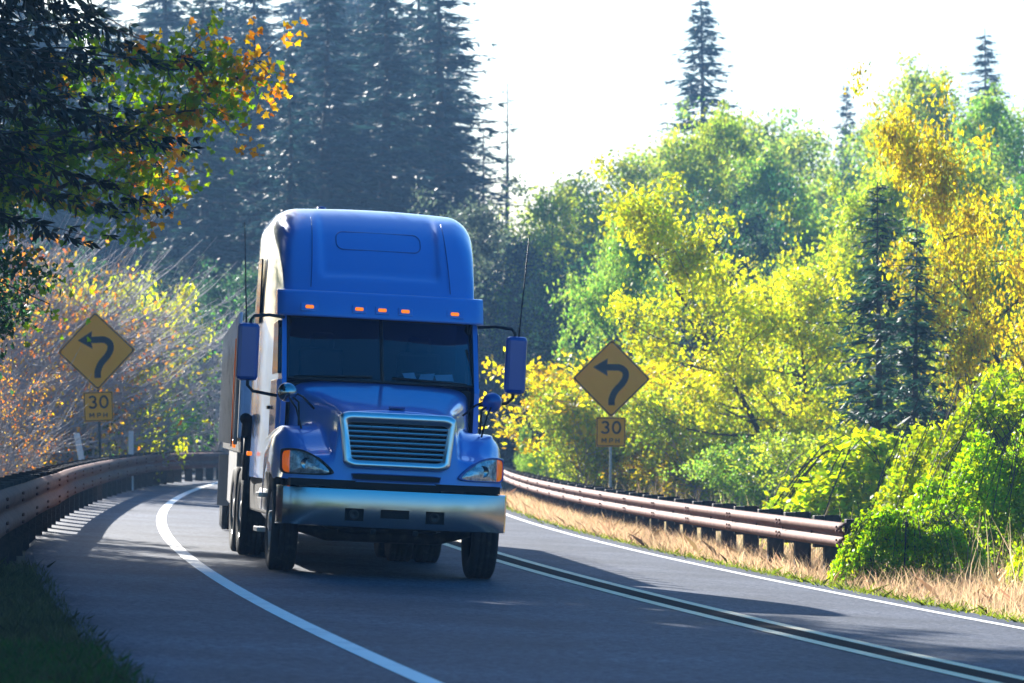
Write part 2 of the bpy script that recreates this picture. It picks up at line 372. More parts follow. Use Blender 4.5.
def delineator(u, y, vt, lean, label):
    x = at(u, y); g = gzf(x, y); root = empty('delineator_post', (x, y, g), label, 'road marker', 'delineators by the left guardrail'); root.rotation_euler = (0, R(lean), 0)
    h = CAM_H+(V0-vt)*y/F-g; b = MB()
    b.prism([(-.06, 0), (-.055, .004), (.055, .004), (.06, 0), (.055, -.012), (-.055, -.012)], lambda a, c, d: (a, c, d), -.15, h); b.build('slat', M['delin'], root, bevel=.002)
    b = MB(); b.box((0, -.016, h-.12), (.075, .006, .16)); b.build('reflector', M['delin'], root)
delineator(89.5, 73, 432, -11, 'leaning white delineator slat left of the left sign post')
delineator(131, 86, 431, 0, 'upright white delineator slat right of the left sign post')

# ------------------------------------------------------------------ the truck
TA = R(8.0); TR = math.atan(BANK)
def vehicle_matrix(x, y, a):
    ex = Vector((math.cos(a)*math.cos(TR), math.sin(a)*math.cos(TR), -math.sin(TR))); ey = Vector((-math.sin(a), math.cos(a), 0)); ez = ex.cross(ey)
    m = Matrix((ex, ey, ez)).transposed().to_4x4(); m.translation = Vector((x, y, float(-BANK*lat(x, y))+.004)); return m
def lerp(x, tab): return float(np.interp(x, [t[0] for t in tab], [t[1] for t in tab]))
def smooth_tab(tab, n=200):
    """monotone-ish smooth resampling of a table"""
    x = np.array([t[0] for t in tab]); y = np.array([t[1] for t in tab]); g = np.gradient(y, x); X = np.linspace(x[0], x[-1], n); out = []
    for q in X:
        i = min(max(np.searchsorted(x, q)-1, 0), len(x)-2); h = x[i+1]-x[i]; t = (q-x[i])/h
        out.append((q, (2*t**3-3*t*t+1)*y[i]+(t**3-2*t*t+t)*h*g[i]+(-2*t**3+3*t*t)*y[i+1]+(t**3-t*t)*h*g[i+1]))
    return out
truck = empty('semi_truck', (0, 0, 0), 'blue semi truck with a tall sleeper roof and chrome bumper driving towards the viewer', 'truck')
truck.matrix_world = vehicle_matrix(-1.25, 38.5, TA)

def yfront(x, z=1.2):                                       # the nose: centre nearly flat, corners swept back
    a = abs(x)/1.2; return .06+.05*a**2+.36*a**4.5+.13*max(0, z-1.0)
# --- hood with fenders
T_w = smooth_tab([(.1, .60), (.5, .64), (1.0, .74), (1.5, .86), (2.1, .97)]); T_zh = smooth_tab([(.1, 1.73), (.25, 1.765), (.6, 1.83), (1.2, 1.93), (1.7, 2.02), (2.1, 2.075)])
T_zf = smooth_tab([(.1, 1.26), (.35, 1.34), (.6, 1.47), (.85, 1.55), (1.1, 1.565), (1.5, 1.52), (1.9, 1.45), (2.1, 1.42)])
T_xo = smooth_tab([(.1, 1.16), (.4, 1.175), (.8, 1.215), (1.2, 1.235), (2.1, 1.235)])
def hood_outline(y):
    w_ = lerp(y, T_w); zh = lerp(y, T_zh); zf = lerp(y, T_zf); xo = lerp(y, T_xo)
    dy = abs(y-1.27); arch = .50+math.sqrt(max(0, .66**2-dy*dy)) if dy < .66 else .5
    if y < .6: arch = 1.0
    zl = max(arch, .98 if y < 1.0 else .62); zl = min(zl, zf-.12)
    sh = zh-.10; val = min(zf-.015, sh-.08) if y < 1.7 else zf+.02
    ctrl = [(0, zh), (w_*.35, zh-.004), (w_*.70, zh-.022), (w_*.88, zh-.045), (w_*.97, zh-.085), (w_+.015, zh-.17), (w_+.03, (zh+zf)/2-.06), (w_+.06, zf+.02),
            (w_+.06+(xo-w_)*.25, zf-.005), ((w_+xo)/2+.12, zf-.015), (xo-.085, zf-.055), (xo-.025, zf-.13), (xo, zf-.24)]
    xs = [c[0] for c in ctrl]
    for i in range(1, len(xs)): xs[i] = max(xs[i], xs[i-1]+.004)
    zs = [c[1] for c in ctrl]; zs[-1] = max(zs[-1], zl+.02)
    pts = list(zip(xs, zs)); z0 = zs[-1]
    for k in (1, 2, 3): pts.append((xs[-1]+.003*k, z0+(zl-z0)*k/3))
    sp = smooth_path(pts, 3); sp[0] = (0, sp[1][1]+.0004)
    return sp
ys_h = [.12, .2, .3, .42, .55, .61, .66, .75, .87, 1.0, 1.15, 1.27, 1.4, 1.55, 1.7, 1.8, 1.88, 1.93, 2.0, 2.1]
rows = []
o0 = hood_outline(.12)
for k, t in enumerate((0, .25, .5, .75, .93)):
    row = []
    for (x, z) in o0:
        zz = .99+(max(z, .99)-.99)*t; row.append((min(x, 1.17), yfront(x, zz)-.0+ (0.0 if t < .9 else .015), zz))
    rows.append(row)
for i, y in enumerate(ys_h):
    row = []
    for x, z in hood_outline(y):
        sweep = (yfront(x, z)-yfront(0, z))*max(0, 1-(y-.12)/1.0); row.append((x, max(y+.045, .14)+sweep+.0, max(z, .98 if y < .6 else 0)))
    rows.append(row)
rows = [[(-x, y, z) for x, y, z in r[::-1]][:-1]+r for r in rows]
b = MB(); b.grid(rows); hood = b.build('hood', M['blue'], truck, sub=1)
# hood centre emblem bar and creases
b = MB(); b.box((0, .30, 1.785), (.17, .09, .02)); b.build('hood_latch', M['mirror'], hood, bevel=.006)
# --- grille
gr = empty('grille', (0, 0, 0)); gr.parent = truck
def gy(z): return .022+.13*(z-1.15)
def gring(hw_t, hw_b, z0, z1, r, n=6):
    hh = (z1-z0)/2; out = []
    for a, c in rrect(1, 1, r, n): out.append(((hw_b+(hw_t-hw_b)*(c+1)/2)*a, z0+hh*(c+1)))
    return out
o1 = gring(.615, .555, 1.135, 1.725, .22); o2 = gring(.60, .54, 1.15, 1.71, .22); o3 = gring(.535, .475, 1.215, 1.615, .15); o4 = gring(.53, .47, 1.22, 1.61, .15)
b = MB(); b.grid([[(a, gy(c)+.09, c) for a, c in o1], [(a, gy(c)+.01, c) for a, c in o1], [(a, gy(c)-.022, c) for a, c in o2], [(a, gy(c)-.012, c) for a, c in o3], [(a, gy(c)+.06, c) for a, c in o4]], closed=True)
b.build('grille_surround', M['bright'], gr)
b = MB(); b.add([(a, gy(c)+.052, c) for a, c in o3], [tuple(range(len(o3)))]); b.build('grille_shade_sheet', M['dark'], gr)  # near-black sheet painted as the shade in the grille recess
for k in range(7):
    z = 1.255+k*.0525; hw = .485+(.525-.475)*(z-1.215)/.4
    b = MB(); b.add([(s*hw, gy(z)+dy, z+dz) for s in (-1, 1) for dy, dz in ((.045, -.012), (.0, -.014), (-.004, .0), (.0, .009), (.045, .012))],
                    [(i, i+1, 6+i, 5+i) for i in range(4)]); b.build('grille_bar', M['bright'], gr)
for x in (-.28, 0, .28): b = MB(); b.box((x, gy(1.41)+.03, 1.41), (.008, .02, .40)); b.build('grille_rib', M['black'], gr)
# lower slot
sl_o = gring(.475, .455, 1.005, 1.085, .3)
b = MB(); b.grid([[(a, yfront(a, c)-.004, c) for a, c in sl_o], [(a, yfront(a, c)-.040, c) for a, c in sl_o], [(a*.985, yfront(a, c)-.044, 1.045+(c-1.045)*.8) for a, c in sl_o], [(a*.98, yfront(a, c)-.032, 1.045+(c-1.045)*.72) for a, c in sl_o]], closed=True)
b.build('air_slot_rim', M['mirror'], truck)
b = MB(); b.add([(a*.98, yfront(a, c)-.033, 1.045+(c-1.045)*.74) for a, c in sl_o], [tuple(range(len(sl_o)))]); b.build('air_slot', M['dark'], truck)  # dark panel on the nose, painted as shade inside the slot
# --- headlights
HL = smooth_path([(1.165, 1.10), (1.165, 1.25), (1.12, 1.285), (1.0, 1.285), (.88, 1.245), (.77, 1.165), (.70, 1.095), (.715, 1.07), (.80, 1.058), (1.0, 1.056), (1.13, 1.06), (1.165, 1.10)], 5)[:-1]
cx, cz = .95, 1.15
def hy(x, z): return yfront(x, z)
for s in (-1, 1):
    h = empty('headlight'); h.parent = truck
    o1 = [(cx+(a-cx)*1.13-.018*(a < .85), cz+(c-cz)*1.15) for a, c in HL]
    o1 = [(min(a, 1.185), c) for a, c in o1]
    b = MB(); b.grid([[(s*a, hy(a, c)+.02, c) for a, c in o1], [(s*a, hy(a, c)-.022, c) for a, c in [(cx+(p-cx)*.985, cz+(q-cz)*.98) for p, q in o1]],
                      [(s*a, hy(a, c)-.024, c) for a, c in HL], [(s*a, hy(a, c)+.0, c) for a, c in HL]], closed=True)
    b.build('bezel', M['chassis'] if s < 0 else M['mirror'], h)
    def lens(poly, m, nm, bulge):
        mx = sum(a for a, c in poly)/len(poly); mz = sum(c for a, c in poly)/len(poly); rows = []
        for t in (1, .75, .5, .25): rows.append([(s*(mx+(a-mx)*t), hy(mx+(a-mx)*t, mz+(c-mz)*t)-.008-bulge*(1-t*t), mz+(c-mz)*t) for a, c in poly])
        b = MB(); b.grid(rows, closed=True); n = len(poly); b.f.append(tuple(range(3*n, 4*n))); b.sm.append(True); return b.build(nm, m, h)
    xc = 1.095
    main = [(a, c) for a, c in HL if a < xc]; i0 = max(range(len(HL)), key=lambda i: 0)
    left = [(min(a, xc), c) for a, c in HL]; right = [(max(a, xc), c) for a, c in HL]
    lens(left, M['lens'], 'lamp_lens', .018); lens(right, M['turn'], 'turn_signal', .016)
    b = MB(); b.revolve([(.012, .0), (.01, .05), (.0, .062), (-.004, .062)], (s*.93, hy(.93, 1.15)-.028, 1.155), 'Y', 20); b.build('lamp_ring', M['chrome'], h)
# --- bumper: curved chrome face with real openings
xb = [-1.215, -1.205, -1.17, -1.1, -1.0, -.85, -.7, -.53, -.355, -.15, .15, .29, .31, .48, .60, .7, .85, 1.0, 1.1, 1.17, 1.205, 1.215]
xb = sorted(set([-1.215, -1.21, -1.195, -1.165, -1.12, -1.05, -.95, -.88, -.8, -.73, -.66, -.59, -.525, -.46, -.395, -.33, -.27, -.21, -.155, -.08, 0, .07, .145, .2, .26, .32, .385, .45, .515, .59, .66, .73, .8, .88, .95, 1.05, 1.12, 1.165, 1.195, 1.21, 1.215]))
zb = [.52, .527, .54, .56, .585, .605, .625, .65, .68, .715, .75, .79, .83, .87, .895, .91, .92]
def by(x, z):
    a = abs(x)/1.215; return -.03+.03*a**2+.15*a**6+.22*max(0, (a-.955)/.045)**2+.02*((z-.72)/.2)**2+(.03 if z > .915 or z < .525 else 0)
b = MB(); n = len(zb); vs = [(x, by(x, z), z) for x in xb for z in zb]; fs = []
holes = [(-.525, -.33, .585, .715), (-.155, .145, .625, .715), (.32, .515, .585, .715)]
for i in range(len(xb)-1):
    for j in range(n-1):
        mx_, mz_ = (xb[i]+xb[i+1])/2, (zb[j]+zb[j+1])/2
        if any(h[0] < mx_ < h[1] and h[2] < mz_ < h[3] for h in holes): continue
        fs.append((i*n+j, (i+1)*n+j, (i+1)*n+j+1, i*n+j+1))
b.add(vs, fs, True); bump = b.build('bumper', M['chrome'], truck, solid=.012); es = bump.modifiers.new('e', 'EDGE_SPLIT'); es.split_angle = R(40)
b = MB()
for h in holes: b.box(((h[0]+h[1])/2, .10, (h[2]+h[3])/2), (h[1]-h[0]+.06, .16, h[3]-h[2]+.05))
b.build('bumper_recess', M['dark'], bump)  # dark blocks stand in for the shade behind the openings
for x in (-.4275, .4175):
    b = MB(); b.revolve([(.02, 0), (.0, .03), (-.004, .045), (.0, .052), (.03, .055)], (x, .0, .65), 'Y', 20); b.build('fog_lamp', M['black'], bump)
b = MB(); b.box((0, .22, .965), (2.2, .3, .075)); b.build('bumper_gap', M['dark'], truck)  # dark filler painted as the shade between bumper and hood
for x in (-.22, .22): b = MB(); b.tube([(x, -.035, .50), (x, -.02, .46)], .03, 8); b.build('tow_pin', M['chassis'], bump)

# --- wheels
def tyre_prof(hw, r):
    p = [(-hw*.72, r*.58), (-hw*.92, r*.66), (-hw, r*.8), (-hw*.97, r*.93), (-hw*.86, r*.985)]
    g = [-.78, -.45, -.38, -.05, .05, .38, .45, .78]; z = 0
    for k in range(0, 8, 2):
        p += [(g[k]*hw, r), (g[k+1]*hw, r)]
        if k < 6: p += [(g[k+1]*hw+.003, r-.016), (g[k+2]*hw-.003, r-.016)]
    p += [(hw*.86, r*.985), (hw*.97, r*.93), (hw, r*.8), (hw*.92, r*.66), (hw*.72, r*.58)]
    return p
def wheel(parent, x, y, s, dual=False, r=.52, name='wheel'):
    wv = empty(name, (x, y, r)); wv.parent = parent
    for k in ((0,) if not dual else (0, -.33*s)):
        b = MB(); b.revolve(tyre_prof(.145, r), (k, 0, 0), 'X', 44); b.build('tyre', M['rubber'], wv)
    dish = [(.05, .30), (.11, .305), (.125, .315), (.10, .295), (.06, .27), (.035, .22), (.03, .15), (.06, .14), (.075, .12), (.14, .11), (.15, .08), (.155, 0)] if not dual else \
           [(.125, .315), (.10, .30), (-.02, .27), (-.06, .2), (-.06, .15), (.06, .14), (.12, .12), (.13, .07), (.13, 0)]
    b = MB(); b.revolve([(a*s, q) for a, q in dish], (0, 0, 0), 'X', 36); b.build('rim', M['alu'], wv)
    b = MB(); a0 = .032 if not dual else -.055
    for k in range(10):
        q = 2*math.pi*k/10; c = Vector((a0*s, .185*math.cos(q), .185*math.sin(q))); b.tube([c, c+Vector((s*.07, 0, 0))], [.021, .017], 6)
    b.build('lug_nuts', M['alu'], wv)
    return wv
for s in (-1, 1):
    wheel(truck, s*1.07, 1.27, s)
    for y in (6.15, 7.45): wheel(truck, s*1.07, y, s, True)

# --- chassis below
b = MB()
for s in (-1, 1): b.box((s*.43, 4.2, .86), (.09, 8.0, .27))
b.tube([(-.95, 1.27, .50), (-.6, 1.27, .40), (.6, 1.27, .40), (.95, 1.27, .50)], .065, 8)
for y in (6.15, 7.45): b.tube([(-1, y, .52), (1, y, .52)], .10, 8); b.revolve([(-.22, .0), (-.2, .14), (0, .24), (.2, .14), (.22, 0)], (0, y, .52), 'X', 16)
b.box((0, 1.0, .75), (1.0, 1.5, .4)); b.box((0, .6, .62), (1.3, .06, .25)); b.tube([(-.5, .9, .46), (.55, .95, .5)], .03, 6); b.tube([(0, 2.2, .6), (0, 6.1, .55)], .07, 8)
for s in (-1, 1): b.box((s*.78, 1.27, .66), (.08, 1.3, .07))
b.build('chassis', M['chassis'], truck)
b = MB(); b.box((0, 6.8, 1.08), (.9, 1.0, .08)); b.build('fifth_wheel', M['chassis'], truck)

# --- cab and sleeper shell
T_zt = smooth_tab([(2.46, 3.02), (2.53, 3.14), (2.65, 3.32), (2.85, 3.54), (3.1, 3.76), (3.4, 3.93), (3.75, 4.04), (4.2, 4.085), (5.0, 4.08), (5.5, 4.03), (5.72, 3.96), (5.8, 3.86)], 400)
T_hw = smooth_tab([(2.46, 1.075), (2.8, 1.10), (3.3, 1.135), (3.8, 1.165), (4.5, 1.18), (5.5, 1.18), (5.8, 1.15)])
def cab_outline(y):
    zt = lerp(y, T_zt); hw = lerp(y, T_hw); rc = .10+.22*float(sm((y-2.46)/1.0)); pts = []
    fl = .03
    for k in range(29): 
        x = (hw-rc-.02)*k/28; pts.append((x, zt-.05*(x/hw)**2))
    z1 = pts[-1][1]
    for k in range(1, 10):
        q = math.pi/2*k/10; pts.append((hw-rc-.02+rc*math.sin(q), z1-rc+rc*math.cos(q)))
    zs = z1-rc; zl = .95
    for k in range(0, 9): 
        z = zs+(zl-zs)*k/8; pts.append((hw-.02+.02*float(sm((zs-z)/1.0)), z))
    return pts
ys_c = list(np.concatenate([np.linspace(2.46, 3.1, 24), np.linspace(3.15, 3.9, 14), np.linspace(4.1, 5.4, 8), [5.55, 5.65, 5.72, 5.77, 5.8]]))
rows = []
for y in ys_c:
    row = []
    for x, z in cab_outline(y):
        yy = y; 
        if y < 4.6 and z > 3.0:                                     # pressed-in centre of the roof front
            m_ = float(sm((.70-x)/.09))*float(sm((z-3.19)/.10))*float(sm((4.1-y)/1.0)); yy += .085*m_
        row.append((x, yy+.14*(x/1.15)**4*float(sm((3.6-y)/1.0)), z))
    rows.append([(-a, q, c) for a, q, c in row[::-1]][:-1]+row)
b = MB(); b.grid(rows); n = len(rows[0]); k = (len(rows)-1)*n; b.f.append(tuple(range(k, k+n))); b.sm.append(False)
cab = b.build('cab_body', M['blue'], truck)
def roof_y(x, z):
    y = float(np.interp(z+.05*(x/1.1)**2, [t[1] for t in T_zt[:290]], [t[0] for t in T_zt[:290]]))
    m_ = float(sm((.70-abs(x))/.09))*float(sm((z-3.19)/.10))*float(sm((4.1-y)/1.0))
    return y+.085*m_
ring = [(a, 3.66+c) for a, c in rrect(.475, .105, .08, 6)]; P = [(a, roof_y(a, c)-.004, c) for a, c in ring]; P.append(P[0])
b = MB(); b.tube(P, .007, 6, False); b.build('roof_badge_groove', M['mirror'], cab)
for s in (-1, 1):                                                    # panel seams of the roof cap
    P = [(s*(.735+.05*(3.95-z)), roof_y(.74, z)+.005, z) for z in np.linspace(3.1, 3.98, 14)]
    b = MB(); b.tube(P, .006, 5, False); b.build('roof_seam', M['mirror'], cab)
b = MB(); b.revolve([(0, .06), (.05, .05), (.06, .0)], (-.55, 4.3, 4.05), 'Z', 14); b.build('roof_vent', M['mirror'], cab)
# cab side plates ahead of the shell (A-pillar and door front)
for s in (-1, 1):
    b = MB(); b.prism([(2.02, .75), (2.62, .75), (2.62, 2.98), (2.60, 3.0), (2.20, 2.32), (2.085, 2.10), (2.02, 2.0)], lambda p, q, d: (s*d, p, q), 1.035, 1.085); b.build('cab_side', M['blue'], cab)
    b = MB(); b.prism(gring_ := [(2.30, 2.12), (3.18, 2.12), (3.18, 2.70), (2.62, 2.72), (2.52, 2.66)], lambda p, q, d: (s*d, p, q), 1.06, 1.118 if True else 0)
    d_ = empty('cab_door'); d_.parent = truck
    b.build('side_window', M['sideglass'], d_, bevel=.01)
    b = MB(); b.prism([(2.25, 1.0), (3.25, 1.0), (3.25, 2.06), (2.25, 2.06)], lambda p, q, d: (s*d, p, q), 1.07, 1.122); b.build('door_panel', M['blue'], d_, bevel=.012)
    b = MB(); b.box((s*1.14, 3.12, 1.75), (.035, .16, .04)); b.build('door_handle', M['black'], d_, bevel=.008)
    b = MB(); b.box((s*1.0, 4.1, .80), (.26, 3.0, .5)); b.build('side_fairing', M['chassis'], truck, bevel=.03)
    b = MB(); b.revolve([(2.55, 0), (2.55, .28), (2.6, .315), (3.95, .315), (4.0, .28), (4.0, 0)], (s*.84, 0, .72), 'Y', 28); b.build('fuel_tank', M['alu'], truck)
    st = MB(); st.box((s*1.21, 2.5, .40), (.12, .55, .05)); st.box((s*1.21, 2.55, .78), (.10, .5, .05)); st.build('cab_step', M['alu'], truck, bevel=.008)
    b = MB(); b.box((s*1.195, 4.6, 3.1), (.02, .5, .75)); b.build('sleeper_window', M['sideglass'], cab, bevel=.06)
    # air cleaner / exhaust by the back of the sleeper
    b = MB(); b.tube([(s*1.22, 5.2, 1.42), (s*1.22, 5.2, 1.62), (s*1.26, 5.0, 1.62)], .07, 12); b.tube([(s*1.22, 5.2, .9), (s*1.22, 5.2, 1.45)], .04, 8); b.build('air_intake', M['black'], truck)
    b = MB(); b.box((s*1.24, 4.4, 1.22), (.06, .08, .05)); b.build('side_marker', M['amber'], truck, bevel=.01)
# interior: dark lining, dash, seats, wheel
b = MB()
b.box((0, 3.5, 1.95), (2.0, .04, 2.0)); b.box((0, 3.0, 2.93), (1.96, 1.0, .04)); b.box((0, 2.9, 1.0), (2.0, 1.2, .05))
for s in (-1, 1): b.box((s*1.0, 3.0, 1.95), (.03, 1.0, 1.95))
b.build('cab_lining', M['interior'], cab)
b = MB(); b.prism([(2.02, 1.3), (2.12, 2.02), (2.45, 2.06), (2.62, 1.98), (2.62, 1.5)], lambda p, q, d: (d, p, q), -1.0, 1.0); b.build('dashboard', M['interior'], cab)
for x in (-.55, .55):
    b = MB(); b.box((x, 3.05, 1.62), (.52, .5, .18)); b.box((x, 3.3, 2.05), (.50, .14, .8), Matrix.Rotation(-.12, 3, 'X')); b.box((x, 3.36, 2.53), (.28, .1, .2)); b.build('cab_seat', M['interior'], cab, bevel=.05)
b = MB(); b.tube([(.55+.22*math.cos(q), 2.68+.10*math.sin(q), 2.02+.20*math.sin(q)) for q in np.linspace(0, 2*math.pi, 25)], .017, 8, False); b.tube([(.55, 2.55, 1.9), (.55, 2.68, 2.02)], .03, 8); b.box((.55, 2.68, 2.02), (.4, .03, .05)); b.build('steering_wheel', M['black'], cab)
# windscreen
def ws(x, t): z = 2.075+t*.70; return (x*(1-.012*t), 2.0+.47*t+.12*(x/1.03)**2, z)
b = MB(); b.grid([[ws(x, t) for x in np.linspace(-1.03, 1.03, 13)] for t in np.linspace(0, 1, 5)]); wsd = b.build('windscreen', M['glass'], truck)
b = MB()
edge = [ws(x, 0) for x in np.linspace(-1.03, 1.03, 13)]+[ws(1.03, t) for t in (.25, .5, .75, 1)]+[ws(x, 1) for x in np.linspace(1.03, -1.03, 13)]+[ws(-1.03, t) for t in (.75, .5, .25, 0)]
b.tube(edge, .022, 6, False); b.build('windscreen_seal', M['black'], wsd)
b = MB(); b.tube([Vector(ws(.01, t))-Vector((0, .012, 0)) for t in (0, .5, 1)], .02, 6); b.build('centre_divider', M['black'], wsd)
for x0, x1 in ((-.95, -.10), (.95, .12)):
    b = MB(); p = [Vector(ws(x0+(x1-x0)*t, .03+.05*t))-Vector((0, .02, 0)) for t in (0, .5, 1)]; b.tube(p, .010, 5); b.build('wiper', M['black'], wsd)
# sun visor with marker lamps
vp = [(2.52, 2.775), (2.26, 2.765), (2.225, 2.775), (2.225, 2.79), (2.30, 2.93), (2.345, 3.015), (2.37, 3.05), (2.42, 3.06), (2.60, 3.05)]
rows = []
for x in np.linspace(-1.145, 1.145, 25): rows.append([(x, y+.16*abs(x/1.145)**4-.0, z) for y, z in vp])
b = MB(); b.grid(rows); m_ = len(vp)
for k in (0, len(rows)-1): b.f.append(tuple(range(k*m_, k*m_+m_))); b.sm.append(False)
vis = b.build('sun_visor', M['blue'], truck)
for x in (-.80, -.255, .0, .255, .81):
    y = 2.258+.16*abs(x/1.145)**4; q = Matrix.Rotation(-.48, 3, 'X')
    b = MB(); b.box((x, y, 2.865), (.20 if abs(x) > .5 else .16, .02, .10), q); b.build('lamp_base', M['blue'], vis, bevel=.02)
    b = MB(); b.box((x, y-.008, 2.868), (.092, .035, .040), q); b.build('marker_lamp', M['amber'], vis, bevel=.012)
# mirrors
for s in (-1, 1):
    mr = empty('wing_mirror'); mr.parent = truck
    b = MB(); b.box((s*1.475, 2.02, 2.335), (.235, .13, .63)); b.build('mirror_housing', M['mirror'], mr, bevel=.045)
    b = MB(); b.tube([(s*1.08, 2.3, 2.74), (s*1.25, 2.1, 2.75), (s*1.42, 2.04, 2.73), (s*1.455, 2.03, 2.68), (s*1.46, 2.02, 2.6)], .018, 8)
    b.tube([(s*1.46, 2.02, 2.1), (s*1.46, 2.02, 1.97), (s*1.40, 2.04, 1.91), (s*1.08, 2.3, 1.87)], .018, 8); b.build('mirror_arm', M['black'], mr)
    an = MB(); an.tube([(s*1.50, 2.06, 2.6), (s*1.51, 2.06, 2.78), (s*1.57, 2.10, 3.75)], [.012, .009, .005], 6); an.build('antenna', M['black'], truck)
    hm = empty('hood_mirror'); hm.parent = truck
    cxm, cym, czm = s*1.10, 1.0, 1.90; pts = MB()
    for k in range(1): pts.revolve([(-.07, 0), (-.065, .05), (-.04, .085), (.0, .105), (.03, .105), (.035, .09), (.03, 0)], (cxm, cym, czm), 'Y', 22)
    pts.build('mirror_cup', M['chrome'] if s < 0 else M['mirror'], hm)
    b = MB(); b.tube([(cxm, cym, czm), (s*.98, .95, 1.80), (s*.97, .92, 1.55)], .012, 6); b.tube([(cxm, cym, czm-.03), (s*1.02, .78, 1.74), (s*.96, .70, 1.52)], .011, 6); b.tube([(cxm, cym, czm+.04), (s*.93, 1.05, 1.86), (s*.80, 1.10, 1.74)], .012, 6); b.build('mirror_stay', M['black'], hm)
# sheets on the dash
for x, y, rz, wd in ((.33, 2.24, .3, .14), (.52, 2.27, -.35, .16), (.72, 2.28, .15, .2)):
    o = tag(MB().add([(-wd/2, -.03, 0), (wd/2, -.03, 0.0), (wd/2, .05, .075), (-wd/2, .05, .06)], [(0, 1, 2, 3)]).build('paper_sheet', M['paper'], None, solid=.004),
            'pale paper sheet lying on the dashboard behind the windscreen of the blue truck', 'paper', 'papers on the truck dashboard')
    o.matrix_world = truck.matrix_world @ Matrix.Translation((x, y-.05, 2.125)) @ Matrix.Rotation(rz, 4, 'Z')

# --- trailer
tr = empty('flatbed_trailer', (0, 0, 0), 'pale slab-sided trailer with stakes along its edge coupled behind the blue truck', 'trailer')
q = truck.matrix_world @ Vector((0, 6.6, 0)); tr.matrix_world = vehicle_matrix(q.x, q.y, R(5.4))
b = MB(); b.box((0, 6.3, 1.32), (2.4, 13.0, .22))
for s in (-1, 1): b.box((s*.5, 7.5, 1.05), (.12, 10, .35))
b.build('deck', M['chassis'], tr, bevel=.01)
for s in (-1, 1):
    b = MB(); b.box((s*1.215, 6.3, 1.98), (.05, 12.9, 1.18)); b.build('side_board', M['silver'], tr, bevel=.01)
    b = MB(); b.box((s*1.16, 5.2, .86), (.05, 5.6, .78)); b.build('side_skirt', M['silver'], tr, bevel=.04)
    for k in range(13):
        b = MB(); b.box((s*1.262, .25+k*1.0, 2.12), (.045, .09, 1.62)); b.build('stake', M['silver'], tr, bevel=.01)
    for k in range(1):
        b = MB(); y = .9; b.tube([(s*1.295, y, 2.62), (s*1.30, y, 1.9), (s*1.295, y+.02, 1.28)], .010, 6); b.build('tie_strap', M['orange_strap'], tr)
    for y in (10.6, 11.9): wheel(tr, s*1.07, y, s, True)
    b = MB(); b.box((s*1.05, 9.6, .75), (.5, .02, .75)); b.build('mud_flap', M['silver'], tr)
    b = MB(); b.revolve([(-.02, .0), (-.02, .05), (.02, .05), (.02, 0)], (s*1.27, .4, 1.32), 'X', 12); b.build('side_marker', M['amber'], tr)
b = MB(); b.box((0, .03, 2.0), (2.4, .06, 1.2)); b.build('headboard', M['silver'], tr, bevel=.01)
b = MB(); b.box((0, 6.3, 1.9), (2.3, 12.5, .9)); b.build('load_cover', M['chassis'], tr, bevel=.15)
for s in (-1, 1):
    b = MB(); b.box((s*.45, 3.4, .75), (.08, .08, 1.0)); b.box((s*.45, 3.4, .27), (.22, .22, .04)); b.build('landing_leg', M['chassis'], tr)

# ------------------------------------------------------------------ vegetation
def quads_from(c, a, bb):
    """rhombus leaves: centre, half-axis along, half-axis across (n,3)"""
    n = len(c); V = np.stack([c-a, c+bb, c+a, c-bb], 1).reshape(-1, 3); Fc = np.arange(4*n).reshape(n, 4); return V, Fc
def rand_dirs(rng, n):
    v = rng.normal(size=(n, 3)); return v/np.linalg.norm(v, axis=1, keepdims=True)
def leaves(rng, C, size, asp=.55, droop=.3):
    n = len(C); a = rand_dirs(rng, n); a[:, 2] -= droop; a /= np.linalg.norm(a, axis=1, keepdims=True)
    t = rand_dirs(rng, n); bb = np.cross(a, t); bb /= np.linalg.norm(bb, axis=1, keepdims=True)+1e-6
    s = size*rng.uniform(.65, 1.25, (n, 1)); return quads_from(C, a*s, bb*s*asp)
def limb(mb, p, q, r0, r1, rng, bend=.15, n=5, seg=5):
    p, q = Vector(p), Vector(q); L = (q-p).length; pts = []; off = Vector(rng.normal(size=3)*bend*L)
    for i in range(n+1):
        t = i/n; pts.append(p.lerp(q, t)+off*math.sin(math.pi*t)*.5)
    mb.tube(pts, [r0+(r1-r0)*i/n for i in range(n+1)], seg, False); return pts
